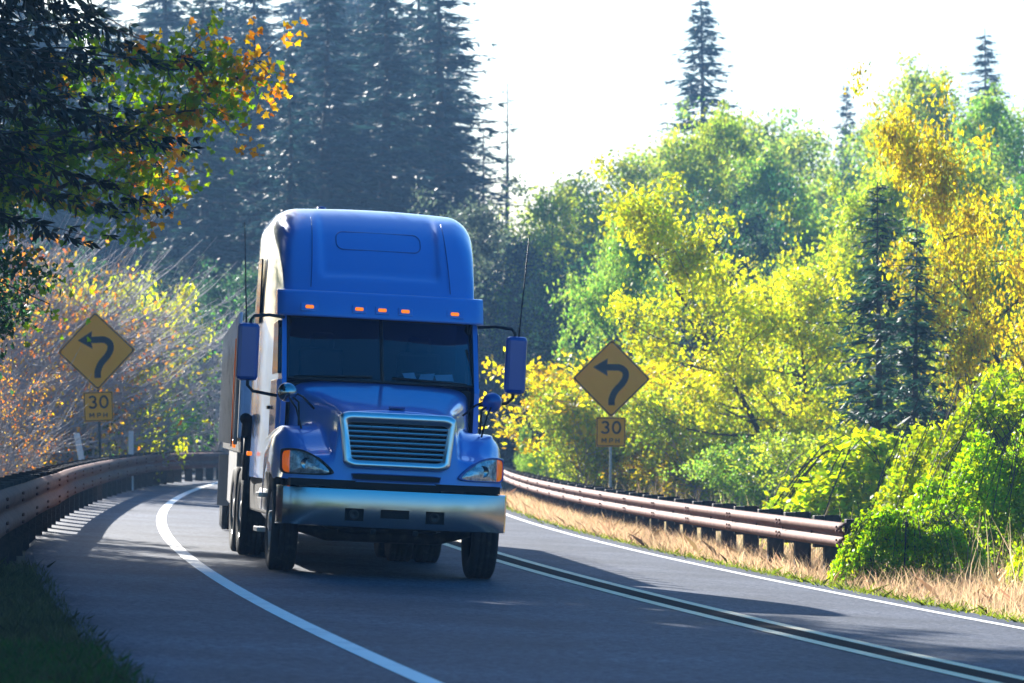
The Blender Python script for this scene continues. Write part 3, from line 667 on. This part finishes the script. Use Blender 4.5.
def deciduous(name, seed, H, W, nlimb, per, leaf, trunk_r, stems=1, low=.18, sig=.30, shape=.8, bark='bark', twigs=0):
    """returns (trunk mesh, crown mesh); uneven crown of leaf clumps on real limbs"""
    rng = np.random.default_rng(seed); tb = MB(); C = []
    for s in range(stems):
        lean = rng.normal(size=2)*(.25*W if stems > 1 else .06*W); top = Vector((lean[0], lean[1], H*(.93 if stems == 1 else rng.uniform(.65, 1))))
        base = Vector((rng.normal()*.12*(stems > 1), rng.normal()*.12*(stems > 1), -.3)); sp = limb(tb, base, top, trunk_r, trunk_r*.12, rng, .05, 8, 7)
        for k in range(nlimb//stems):
            t = low+(1-low)*(k+rng.random())/(nlimb//stems); i = min(int(t*8), 7); p = sp[i].lerp(sp[i+1], t*8-i)
            env = W/2*(math.sin(math.pi*min(1, (t-low*.6)/(1.04-low*.6))**shape)+.08)*rng.uniform(.55, 1.15)
            az = rng.random()*2*math.pi; q = p+Vector((math.cos(az)*env, math.sin(az)*env, env*rng.uniform(.1, .75)))
            lp = limb(tb, p, q, trunk_r*.32*(1-t)+.012, .006, rng, .18, 4, 4)
            for j in range(2, 5):
                for _ in range(twigs):
                    d_ = (lp[4]-lp[1])*rng.uniform(.3, .7)+Vector((0, 0, .12))+Vector(rng.normal(size=3))*.14; tb.tube([lp[j], lp[j]+d_*.5+Vector(rng.normal(size=3))*.03, lp[j]+d_], [.008, .005, .003], 3, False)
                if rng.random() < .12: continue
                m = int(per*rng.uniform(.4, 1.5)); sg = sig*rng.uniform(.6, 1.3)
                C.append(np.array(lp[j])+rng.normal(size=(m, 3))*np.array([sg, sg, sg*.75]))
                if rng.random() < .5:
                    e = lp[j]+Vector(rng.normal(size=3))*sg*1.6; limb(tb, lp[j], e, .010, .004, rng, .2, 2, 3)
                    m2 = m//2; C.append(np.array(e)+rng.normal(size=(m2, 3))*sg*.55)
    C = np.concatenate(C); C = C[C[:, 2] > .05]; V, Fc = leaves(rng, C, leaf)
    tm = bpy.data.meshes.new(name+'_trunk'); tm.from_pydata(tb.v, [], tb.f); tm.materials.append(M[bark]); tm.polygons.foreach_set('use_smooth', np.ones(len(tm.polygons), bool))
    return tm, np_mesh(name+'_crown', V, Fc, M['leaf'])
def conifer(name, seed, H, Rr, whorl=.45, clear=.08, dens=1.0, droop=.35, brpw=6, spray=.42, dead=.0, up=.1):
    rng = np.random.default_rng(seed); tb = MB(); r0 = .012*H+.03
    tb.tube([(0, 0, -.4)]+[(rng.normal()*.02, rng.normal()*.02, H*t) for t in np.linspace(.05, 1, 9)], [r0*1.1]+[max(.012, r0*(1-t)) for t in np.linspace(.05, 1, 9)], 7, False)
    Cs, As, Bs = [], [], []
    z = clear*H
    while z < H*.985:
        t = z/H; nb = max(3, int(brpw*rng.uniform(.7, 1.2)))
        for k in range(nb):
            az = 2*math.pi*(k+rng.random()*.8)/nb; L = Rr*((1-t)**.82)*rng.uniform(.6, 1.12)+.12
            if rng.random() < .07: continue
            o = np.array([math.cos(az), math.sin(az), 0]); zz = z+rng.normal()*.1
            ns = max(4, int(L/.16*dens)); ss = np.linspace(.10, 1, ns)
            u1 = up+rng.uniform(-.22, .16); d1 = droop*rng.uniform(.5, 1.35); wv_ = np.cross(o, [0, 0, 1.])*rng.normal()*.12
            def P(s): return o*L*s+wv_*L*s*s+np.array([0, 0, zz+L*(u1*s-d1*s*s+.12*s**4)])
            tb.tube([P(0), P(.5), P(1)], [.022*(L/Rr)+.008, .012, .004], 3, False)
            if rng.random() < dead: continue
            side = np.cross(o, [0, 0, 1.]); up_ = up
            for s in ss:
                c = P(s)+rng.normal(size=3)*.045; ln = spray*(1.05-.65*s)*min(1, L/1.2+.35)*rng.uniform(.7, 1.2)
                for sg in (-1, 1):
                    for q in range(3):
                        d = side*sg*rng.uniform(.35, 1)+o*rng.uniform(-.05, .95)+np.array([0, 0, rng.uniform(-.75, .12)]); d /= np.linalg.norm(d)
                        l = ln*rng.uniform(.6, 1.1); n = np.cross(d, rng.normal(size=3)); n /= np.linalg.norm(n)+1e-6
                        Cs.append(c+d*l*.5); As.append(d*l*.55); Bs.append(n*l*.13)
        z += whorl*rng.uniform(.75, 1.25)*(1-.35*t)
    V, Fc = quads_from(np.array(Cs), np.array(As), np.array(Bs))
    tm = bpy.data.meshes.new(name+'_trunk'); tm.from_pydata(tb.v, [], tb.f); tm.materials.append(M['bark']); tm.polygons.foreach_set('use_smooth', np.ones(len(tm.polygons), bool))
    return tm, np_mesh(name+'_crown', V, Fc, M['needle'])
def plant(name, meshes, x, y, h, H0, colr, label, cat='tree', group=None, rz=0, wide=1., parts=('trunk', 'crown'), z=None):
    o = empty(name, (x, y, gzf(x, y) if z is None else z), label, cat, group); s = h/H0; o.scale = (s*wide, s*wide, s); o.rotation_euler = (0, 0, rz)
    for pn, me in zip(parts, meshes):
        c = link(pn, me, o); c.color = (*colr, 1)
    return o
BR = {}
BR['broad'] = (deciduous('broad', 11, 8, 5.6, 64, 125, .068, .13, 1, .12, .30), 8)
BR['tall'] = (deciduous('tall', 12, 11, 5.2, 70, 125, .078, .16, 1, .22, .34, .9), 11)
BR['round'] = (deciduous('round', 13, 7, 5.6, 72, 130, .064, .11, 2, .1, .28, .7), 7)
BR['airy'] = (deciduous('airy', 14, 10, 5.0, 60, 52, .078, .13, 1, .2, .36), 10)
BR['shrub'] = (deciduous('shrub', 15, 3.6, 4.0, 72, 62, .062, .04, 8, .15, .20, .7, 'greybark'), 3.6)
BR['wispy'] = (deciduous('wispy', 16, 3.6, 3.8, 110, 5, .046, .028, 12, .12, .22, .7, 'greybark', 3), 3.6)
CO = {}
CO['fir'] = (conifer('fir', 21, 16, 3.0), 16)
CO['spire'] = (conifer('spire', 22, 20, 2.9, .46, .1, 1.0, .45, 6, .55), 20)
CO['young'] = (conifer('young', 23, 7, 1.9, .34, .04, 1.2, .25, 6, .36), 7)
CO['lacy'] = (conifer('lacy', 24, 22, 3.3, .55, .15, .9, .30, 6, .55, .08), 22)
CO['snag'] = (conifer('snag', 25, 15, 1.5, .6, .25, .5, .2, 4, .35, .75), 15)
rg = random.Random(5)
YEL = (.42, .43, .025); YG = (.28, .34, .045); GR = (.09, .19, .03); ORG = (.50, .24, .04); GOLD = (.46, .38, .02); LIME = (.21, .32, .055); DKG = (.035, .085, .03)
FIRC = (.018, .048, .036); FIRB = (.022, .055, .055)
def h_for(x, y, vt): return CAM_H+(V0-vt)*y/F-gzf(x, y)
def put(kind, u, y, vt, colr, label, wide=1., group=None, name=None, cat=None):
    x = at(u, y)+0.; con = kind in CO; wide *= {'fir': 1.5, 'spire': 2.1, 'lacy': 2.0, 'snag': 1.5}.get(kind, 1); me, H0 = (CO if con else BR)[kind]
    return plant(name or ('conifer_tree' if con else ('shrub' if kind in ('shrub', 'wispy') else 'autumn_tree')), me, x, y, max(1.2, h_for(x, y, vt)), H0, colr, label,
                 cat or ('shrub' if kind in ('shrub', 'wispy') else 'tree'), group, rg.random()*6.28, wide)
# --- right of the road, near to far
put('shrub', 655, 89, 342, GOLD, 'golden leaved shrub directly behind the right curve sign', 1.15)
put('shrub', 715, 86, 372, YG, 'yellow green shrub between the golden shrub and the large yellow tree', 1.0)
put('shrub', 592, 88, 372, YG, 'yellow green shrub just left of the right curve sign', .7)
put('broad', 632, 106, 196, LIME, 'bright lime green tree rising above the right curve sign', .62)
put('round', 800, 84, 205, (.40, .42, .035), 'large bright yellow tree standing over the middle of the right guardrail', .85)
put('broad', 868, 92, 168, YG, 'tall yellow green tree just left of the dark young firs', .75)
put('young', 878, 70, 182, (.035, .085, .055), 'dark young fir standing among yellow trees, left of the pair', 1.1, 'young firs in the yellow trees')
put('young', 916, 67, 225, (.035, .085, .055), 'shorter dark young fir standing right of its taller neighbour', 1.1, 'young firs in the yellow trees')
put('tall', 955, 104, 150, YG, 'tall yellow green tree behind the two young firs', .9)
put('round', 1066, 68, 118, (.44, .37, .02), 'orange yellow tree at the right edge above the brambles', .55)
put('broad', 1005, 88, 250, YG, 'low yellow green tree between the young firs and the bramble thicket', .6)
put('shrub', 770, 80, 428, LIME, 'low lime shrub at the foot of the large yellow tree', 1.1)
put('shrub', 835, 74, 420, YG, 'low yellow green shrub beside the young fir trunks', 1.1)
put('shrub', 900, 70, 435, YG, 'low yellow green shrub behind the near end of the right guardrail', 1.)
put('tall', 715, 132, 105, YG, 'tall yellow topped tree right of the high spired conifer', .75)
put('airy', 600, 138, 195, YG, 'thin leaved yellow green tree beside the pale sky gap', .95)
put('airy', 548, 134, 188, YG, 'sparse pale tree at the left end of the bright grove', .8)
put('tall', 775, 128, 150, LIME, 'green tree rising behind the large yellow tree', .8)
put('young', 697, 100, 240, FIRB, 'shaded blue green fir behind the golden shrub', .8)
put('fir', 846, 185, 80, FIRB, 'small dark conifer alone against the white sky on the right ridge', .55)
put('spire', 702, 172, -8, FIRB, 'tall spired conifer standing alone against the white sky', .78)
put('lacy', 985, 165, 28, FIRB, 'thin topped conifer on the ridge near the right edge', .8)
put('tall', 912, 145, 62, YG, 'yellow green tree on the ridge right of the small dark conifer', .9)
put('tall', 1000, 128, 88, LIME, 'green tree on the slope behind the orange yellow tree', .9)
put('airy', 770, 165, 128, LIME, 'thin crowned pale tree between the two ridge conifers', 1.0)
put('broad', 525, 100, 425, LIME, 'bright green sapling beyond the guardrail right of the truck', .35)
put('shrub', 545, 97, 438, LIME, 'low lime shrub beyond the guardrail right of the truck', .5)
# fill of the grove
put('airy', 572, 150, 172, (.30, .36, .08), 'hazy pale tree closing the sky gap right of the bare snag', 1.1)
put('airy', 630, 155, 146, YG, 'thin crowned yellow green tree left of the high spired conifer', 1.0)
put('airy', 668, 160, 132, (.28, .34, .08), 'hazy thin tree at the foot of the high spired conifer', 1.0)
put('airy', 742, 165, 112, YG, 'thin topped yellow tree on the skyline right of the high spired conifer', 1.0)
put('airy', 800, 150, 122, (.26, .33, .07), 'hazy pale tree on the skyline left of the small dark conifer', 1.0)
put('airy', 872, 160, 112, LIME, 'thin green tree on the skyline right of the small dark conifer', .9)
put('spire', 738, 128, 190, FIRB, 'slim dark conifer deep between the yellow trees', .55)
put('spire', 668, 112, 225, FIRB, 'slim dark conifer behind the lime green tree', .6)
G1 = 'trees filling the grove right of the road'
for i in range(34):
    u = 520+rg.random()*600; y = rg.uniform(115, 175); vt = 250-80*max(0, (u-560)/460)+rg.uniform(-25, 60)-(60 if y > 150 else 0)
    if u < 600: vt = max(vt, 230)
    k = rg.choice(['broad', 'tall', 'round', 'airy', 'tall']); c = rg.choice([YG, YG, LIME, GR, GR, YEL, DKG])
    put(k, u, y, vt, c, 'leafy autumn tree crowded among others in the grove right of the road', rg.uniform(.8, 1.1), G1)
G2 = 'dark conifers at the back of the grove'
for i in range(26):
    u = 505+rg.random()*560; y = rg.uniform(118, 200); vt = 280-120*max(0, (u-600)/430)+rg.uniform(-20, 60)
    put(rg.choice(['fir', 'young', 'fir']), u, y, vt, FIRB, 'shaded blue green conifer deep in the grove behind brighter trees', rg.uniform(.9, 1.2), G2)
# --- left: the high dark firs behind the truck
put('lacy', 440, 150, -60, FIRB, 'tallest dark conifer above the truck roof, its right branches against the sky', 1.0)
put('spire', 385, 146, -40, FIRB, 'tall dark conifer above the left half of the truck roof', 1.0)
put('spire', 326, 142, -30, FIRB, 'tall blue conifer left of the truck roof', 1.05)
put('fir', 290, 126, 40, FIRB, 'shorter full conifer with pale blue boughs left of the truck roof', .95)
put('lacy', 255, 152, -50, FIRB, 'tall thin conifer above the hanging maple branch tip', .9)
put('fir', 205, 138, -20, FIRC, 'dark conifer behind the hanging maple branch', 1.0)
put('lacy', 418, 165, -70, FIRC, 'slender dark conifer tucked behind the tallest one', .8)
put('snag', 507, 158, 82, FIRC, 'nearly bare conifer snag right of the tall dark firs', .8)
put('snag', 484, 160, 130, FIRB, 'short sparse conifer beside the bare snag', 1.0)
put('fir', 470, 150, 190, FIRB, 'low bushy conifer right of the truck roof under the snag', .9)
G3 = 'dark hazy conifers behind the truck'
for i in range(64):
    u = -90+rg.random()*560; y = rg.uniform(150, 240); vt = rg.uniform(-60, 80)+max(0, u-400)*1.2
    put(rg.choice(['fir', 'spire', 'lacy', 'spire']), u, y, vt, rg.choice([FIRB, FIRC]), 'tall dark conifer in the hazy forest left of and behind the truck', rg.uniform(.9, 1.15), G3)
G4 = 'shaded saplings at the forest edge left of the truck'
for i in range(30):
    u = 120+rg.random()*440; y = rg.uniform(124, 150); vt = rg.uniform(215, 380)
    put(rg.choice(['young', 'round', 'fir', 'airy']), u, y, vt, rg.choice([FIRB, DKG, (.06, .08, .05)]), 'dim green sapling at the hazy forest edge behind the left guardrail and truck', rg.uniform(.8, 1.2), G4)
# shrubs behind the left rail
put('wispy', 15, 84, 205, ORG, 'tall bare grey shrub with orange leaves at the left edge', .7)
put('wispy', 70, 88, 262, ORG, 'bare twiggy shrub with orange leaves behind the left curve sign', .95)
put('wispy', 130, 94, 278, YEL, 'grey twiggy shrub thinning out right of the left curve sign', .85)
put('shrub', 108, 97, 258, YEL, 'yellow leaved shrub rising right of the left curve sign', .55)
put('shrub', 15, 92, 300, (.40, .28, .03), 'orange leaved shrub low at the left edge behind the twigs', .8)
put('wispy', 0, 70, 360, ORG, 'low orange and green shrub just behind the near left guardrail', .7)
put('wispy', 215, 112, 300, GR, 'pale bare shrub in the haze left of the truck mirror', 1.)
put('wispy', -10, 88, 240, ORG, 'spreading bare shrub cut by the left edge of the view', 1.)
put('shrub', 70, 95, 380, DKG, 'dark green bush under the left curve sign', 1.0)
put('shrub', 150, 110, 395, GR, 'dim green bush where the left guardrail bends away', 1.0)
for x, y, h, k in ((-24, -12, 8, 'round'), (-15, -28, 9, 'fir'), (-8, -45, 8, 'broad'), (0, -52, 9, 'round'), (-5, -50, 9, 'broad'), (6, -55, 10, 'tall'), (10, -47, 8, 'round'), (17, -36, 9, 'fir'), (24, -20, 8, 'tall'), (30, -4, 8, 'fir')):
    me, H0 = (CO if k in CO else BR)[k]; plant('reflection_tree', me, x, y, h, H0, FIRC if k in CO else YG, 'unseen tree added behind the camera for its reflection in the truck', 'tree', 'trees outside the view', rg.random()*6, 1.5)  # unseen trees added so the bumper and windscreen reflect foliage
# trees out of frame that throw the shade over the near road
for x, y, h, k in ((-13.5, 52, 17, 'fir'), (-17, 63, 21, 'spire'), (-21.5, 69, 23, 'fir'), (-11.5, 33, 13, 'fir'), (-14, 41, 16, 'spire')):
    me, H0 = CO[k]; plant('conifer_tree', me, x, y, h, H0, FIRC, 'dark roadside conifer left of the near guardrail', 'tree', 'conifers shading the near road', rg.random()*6, 1.25)

for x, y, h in ((-9.4, 45, 5.4), (-9.7, 49.5, 6), (-8.5, 38.8, 6.0), (-9.4, 47.0, 5.8), (-10.7, 51.8, 6.8)):
    plant('shrub', BR['round'][0], x, y, h, 7, DKG, 'dark broad shrub behind the near left guardrail, outside the view', 'shrub', 'shrubs shading the left shoulder', rg.random()*6, .8)
# --- dark hemlock and maple hanging in from the left
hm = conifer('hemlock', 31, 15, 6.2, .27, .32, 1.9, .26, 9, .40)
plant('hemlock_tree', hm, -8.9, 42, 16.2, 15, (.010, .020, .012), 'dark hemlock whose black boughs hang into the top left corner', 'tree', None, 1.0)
for x, y, h in ((-8.6, 47.5, 23), (-10.5, 53, 27), (-7.6, 35.5, 17), (-6.9, 32.5, 13.6), (-9.6, 44.5, 18), (-8.3, 38.5, 16), (-7.4, 28, 14)):
    plant('hemlock_tree', hm, x, y, h, 15, (.010, .020, .012), 'tall hemlock left of the view shading the near road', 'tree', 'hemlocks shading the near road', rg.random()*6, .85 if h < 20 else .62)
def maple():
    rng = np.random.default_rng(8); bx, by_ = -9.6, 46.5; z0 = gzf(bx, by_)
    root = empty('maple_tree', (bx, by_, z0), 'maple reaching in from the left with green and orange leaves', 'tree'); O = Vector((bx, by_, z0))
    def W(u, v, y): return Vector((at(u, y), y, CAM_H+(V0-v)*y/F))-O
    tb = MB(); fork = Vector((.2, 0, 3.6)); limb(tb, (0, 0, -.4), fork, .20, .13, rng, .04, 6, 8); limb(tb, fork, (-.6, .4, 8.6), .13, .03, rng, .05, 6, 7)
    G, Or = [], []
    main = [[(-120, 175, 46), (20, 150, 45.5), (110, 118, 45), (190, 102, 44.6), (235, 80, 44.4), (262, 62, 44.3)],
            [(-140, 190, 46), (0, 165, 45), (90, 150, 44.5), (160, 118, 44), (205, 108, 43.8)],
            [(-130, 215, 46), (-10, 190, 45.4), (60, 188, 45), (110, 182, 44.8), (140, 205, 44.6)],
            [(-120, 130, 46), (30, 85, 45.5), (100, 52, 45), (165, 66, 44.6), (195, 52, 44.4)],
            [(-100, 200, 46), (30, 180, 46), (100, 140, 46), (150, 150, 46), (165, 180, 46)]]
    for bi, br in enumerate(main):
        P = smooth_path([tuple(W(*p)) for p in br], 6) if False else None
        pts = [W(*p) for p in br]; fine = []
        for i in range(len(pts)-1):
            for k in range(5): fine.append(pts[i].lerp(pts[i+1], k/5)+Vector(rng.normal(size=3))*.02)
        fine.append(pts[-1]); limb(tb, fork+Vector((0, 0, bi*.35)), pts[0], .08, .05, rng, .05, 4, 6)
        n = len(fine); tb.tube(fine, [.045*(1-i/n)+.006 for i in range(n)], 6, False)
        for i in range(3, n):
            t = i/n
            for k in range(3):
                e = fine[i]+Vector((rng.normal()*.26+.08, rng.normal()*.35, rng.normal()*.22-.03)); tb.tube([fine[i], (fine[i]+e)/2+Vector((0, 0, .03)), e], [.008, .006, .003], 3, False)
                m = rng.integers(7, 17); c = np.array(e)+rng.normal(size=(m, 3))*.10
                tip = (t > .72) if bi in (0,) else rng.random() < (.38 if t > .5 else .25)
                (Or if tip and rng.random() < .85 else G).append(c)
    # the rest of the crown, outside the view
    for k in range(110):
        q = Vector((rng.normal()*1.5-.8, rng.normal()*1.6, 5.6+rng.normal()*1.5)); limb(tb, (-.2, .1, 4+rng.random()*3), q, .03, .006, rng, .1, 3, 4); G.append(np.array(q)+rng.normal(size=(28, 3))*.35)
    star = [(0, -.15), (.18, -.48), (.42, -.30), (.95, -.38), (.68, -.08), (1.0, .32), (.55, .35), (.35, .55), (0, 1.15), (-.35, .55), (-.55, .35), (-1.0, .32), (-.68, -.08), (-.95, -.38), (-.42, -.30), (-.18, -.48)]
    S = np.array(star)
    def lf(Cl, nm, colr):
        C = np.concatenate(Cl); n = len(C); a = rand_dirs(rng, n)*.8; a[:, 2] -= .5; a /= np.linalg.norm(a, axis=1, keepdims=True)
        t = rand_dirs(rng, n)*.7+np.array([0, 1, .3]); bb = np.cross(a, t); bb /= np.linalg.norm(bb, axis=1, keepdims=True)
        s = .050*rng.uniform(.7, 1.3, (n, 1)); V = C[:, None, :]+(a*s)[:, None, :]*S[None, :, 1:2]+(bb*s)[:, None, :]*S[None, :, 0:1]
        o = link(nm, np_mesh(nm, V.reshape(-1, 3), np.arange(n*16).reshape(n, 16), M['leaf']), root); o.color = (*colr, 1)
    o = tb.build('trunk', M['bark'], root); lf(G, 'green_leaves', (.16, .24, .02)); lf(Or, 'orange_leaves', (.46, .22, .015))
maple()

# --- brambles heaped over the end of the right rail
def bramble(name, seed, W, D, H, n, leaf=.062):
    rng = np.random.default_rng(seed); u = rng.random(n)*2*math.pi; r = np.sqrt(rng.random(n)); x = np.cos(u)*r*W/2; y = np.sin(u)*r*D/2
    lump = .16*np.sin(x*2.9+seed)*np.cos(y*2.3)+.11*np.sin(x*6+1.3*y)+.08*np.sin(7*y+seed)
    z = H*np.sqrt(np.clip(1-r**2.2, 0, 1))*(1+lump)*(1-.35*rng.random(n)**2.5)+rng.normal(size=n)*.05; z = np.maximum(z, .02)
    C = np.stack([x, y, z], 1); k = 3; C = (C[:, None, :]+rng.normal(size=(n, k, 3))*leaf*.9).reshape(-1, 3)
    V, Fc = leaves(rng, C, leaf, .6, .35); tb = MB()
    for i in range(90):
        a = rng.random()*6.28; r0 = rng.random()*.5; r1 = rng.uniform(.6, 1.12); zt = H*math.sqrt(max(0, 1-min(r1, 1)**2))
        p = [(math.cos(a)*W/2*r0, math.sin(a)*D/2*r0, .1), (math.cos(a)*W/2*(r0+r1)/2, math.sin(a)*D/2*(r0+r1)/2, H*rng.uniform(.9, 1.15)), (math.cos(a)*W/2*r1, math.sin(a)*D/2*r1, max(.05, zt*.9))]
        tb.tube([Vector(q) for q in smooth_path(p, 4)], .008, 3, False)
    tm = bpy.data.meshes.new(name+'_stems'); tm.from_pydata(tb.v, [], tb.f); tm.materials.append(M['bark'])
    return tm, np_mesh(name+'_leaves', V, Fc, M['leaf'])
bA = bramble('bramble_wide', 41, 6, 5, 2.4, 13000, .05); bB = bramble('bramble_small', 42, 3.4, 3.4, 1.3, 5500, .05)
BG = (.24, .36, .028); BY = (.31, .38, .025)
for me, H0, x, y, h, wd, c, lb in ((bA, 2.4, 7.5, 48.0, 2.0, 1.0, BG, 'large green bramble thicket burying the near end of the right guardrail'),
        (bA, 2.4, 8.6, 56, 2.7, 1.0, BY, 'highest bramble mound at the right edge below the orange yellow tree'),
        (bB, 1.3, 4.78, 44.4, .80, .9, BG, 'small bramble clump spilling over the rail end onto the dry grass'),
        (bB, 1.3, 7.0, 42.5, 1.0, 1.0, BY, 'low bramble clump at the right edge beside the dry grass'),
        (bB, 1.3, 7.1, 62, 1.8, 1.3, BY, 'bramble clump behind the right guardrail below the young firs'),
        (bA, 2.4, 9.5, 46, 2.2, .9, BG, 'bramble thicket outside the right edge of the view')):
    plant('bramble_bush', me, x, y, h, H0, c, lb, 'bush', None, rg.random()*6, wd, ('canes', 'leaves'))

# --- grasses
def grass(name, n, fy, fd, hmin, hmax, wd, colr, label, seed, lean=.5, nseg=1):
    rng = np.random.default_rng(seed); y = fy(rng, n); d = fd(rng, n, y); s = XS(y); k = np.sqrt(1+s*s); x = XL(y)+d/k; yy = y-d*s/k
    z = gz(x, yy)-.06; h = rng.uniform(hmin, hmax, n)*(.6+.8*rng.random(n)**2); a = rng.random(n)*6.283; l = rng.normal(size=(n, 2))*lean*h[:, None]
    B = np.stack([x, yy, z], 1); sd = np.stack([np.cos(a), np.sin(a), 0*a], 1)*wd*rng.uniform(.6, 1.4, (n, 1))
    mid = B+np.stack([l[:, 0]*.35, l[:, 1]*.35, h*.6], 1); T = B+np.stack([l[:, 0], l[:, 1], h], 1)
    V = np.stack([B-sd, B+sd, mid+sd*.7, T, mid-sd*.7], 1).reshape(-1, 3); Fc = np.arange(5*n).reshape(n, 5)
    o = link(name, np_mesh(name, V, Fc, M['grass'])); o.color = (*colr, 1); return tag(o, label, 'grass', None, 'stuff')
def fyr(rng, n): return 24+ (rng.random(n)**1.4)*72
grass('dry_grass', 120000, fyr, lambda r, n, y: 7.5+.9*r.random(n)**.8+sm((56-y)/10)*r.random(n)*2.4, .10, .32, .0032, (.52, .37, .23), 'tan dry grass along the right verge below the guardrail', 1)
grass('verge_weeds', 9000, fyr, lambda r, n, y: 7.32+.5*np.abs(r.normal(size=n))*.6+(np.sin(y*1.7)+np.sin(y*.73) > .4)*.0, .04, .13, .012, (.16, .20, .03), 'low green weeds creeping over the edge of the road below the dry grass', 2, .9)
grass('tall_grass', 5000, fyr, lambda r, n, y: 8.6+2.2*r.random(n), .3, .85, .005, (.42, .33, .2), 'tall dry stalks growing behind the right guardrail', 3, .25)
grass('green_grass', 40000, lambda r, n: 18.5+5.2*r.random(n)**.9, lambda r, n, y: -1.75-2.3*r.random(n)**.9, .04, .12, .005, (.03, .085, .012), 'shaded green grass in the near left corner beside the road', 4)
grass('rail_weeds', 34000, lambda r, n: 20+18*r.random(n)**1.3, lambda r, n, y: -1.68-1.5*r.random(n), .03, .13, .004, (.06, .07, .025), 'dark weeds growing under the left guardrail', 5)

# ------------------------------------------------------------------ the air
hb = MB(); hb.box((0, 250, 24), (820, 720, 64)); hz = bpy.data.materials.new('haze'); hz.use_nodes = True; n_ = hz.node_tree
n_.nodes.remove(n_.nodes['Principled BSDF']); pv = n_.nodes.new('ShaderNodeVolumePrincipled'); pv.inputs['Color'].default_value = (.30, .58, 1, 1)
pv.inputs['Density'].default_value = .0006; pv.inputs['Anisotropy'].default_value = .25
n_.links.new(pv.outputs[0], n_.nodes['Material Output'].inputs['Volume'])
tag(hb.build('haze', hz), 'thin blue morning haze hanging over the forest road', 'haze', None, 'stuff')
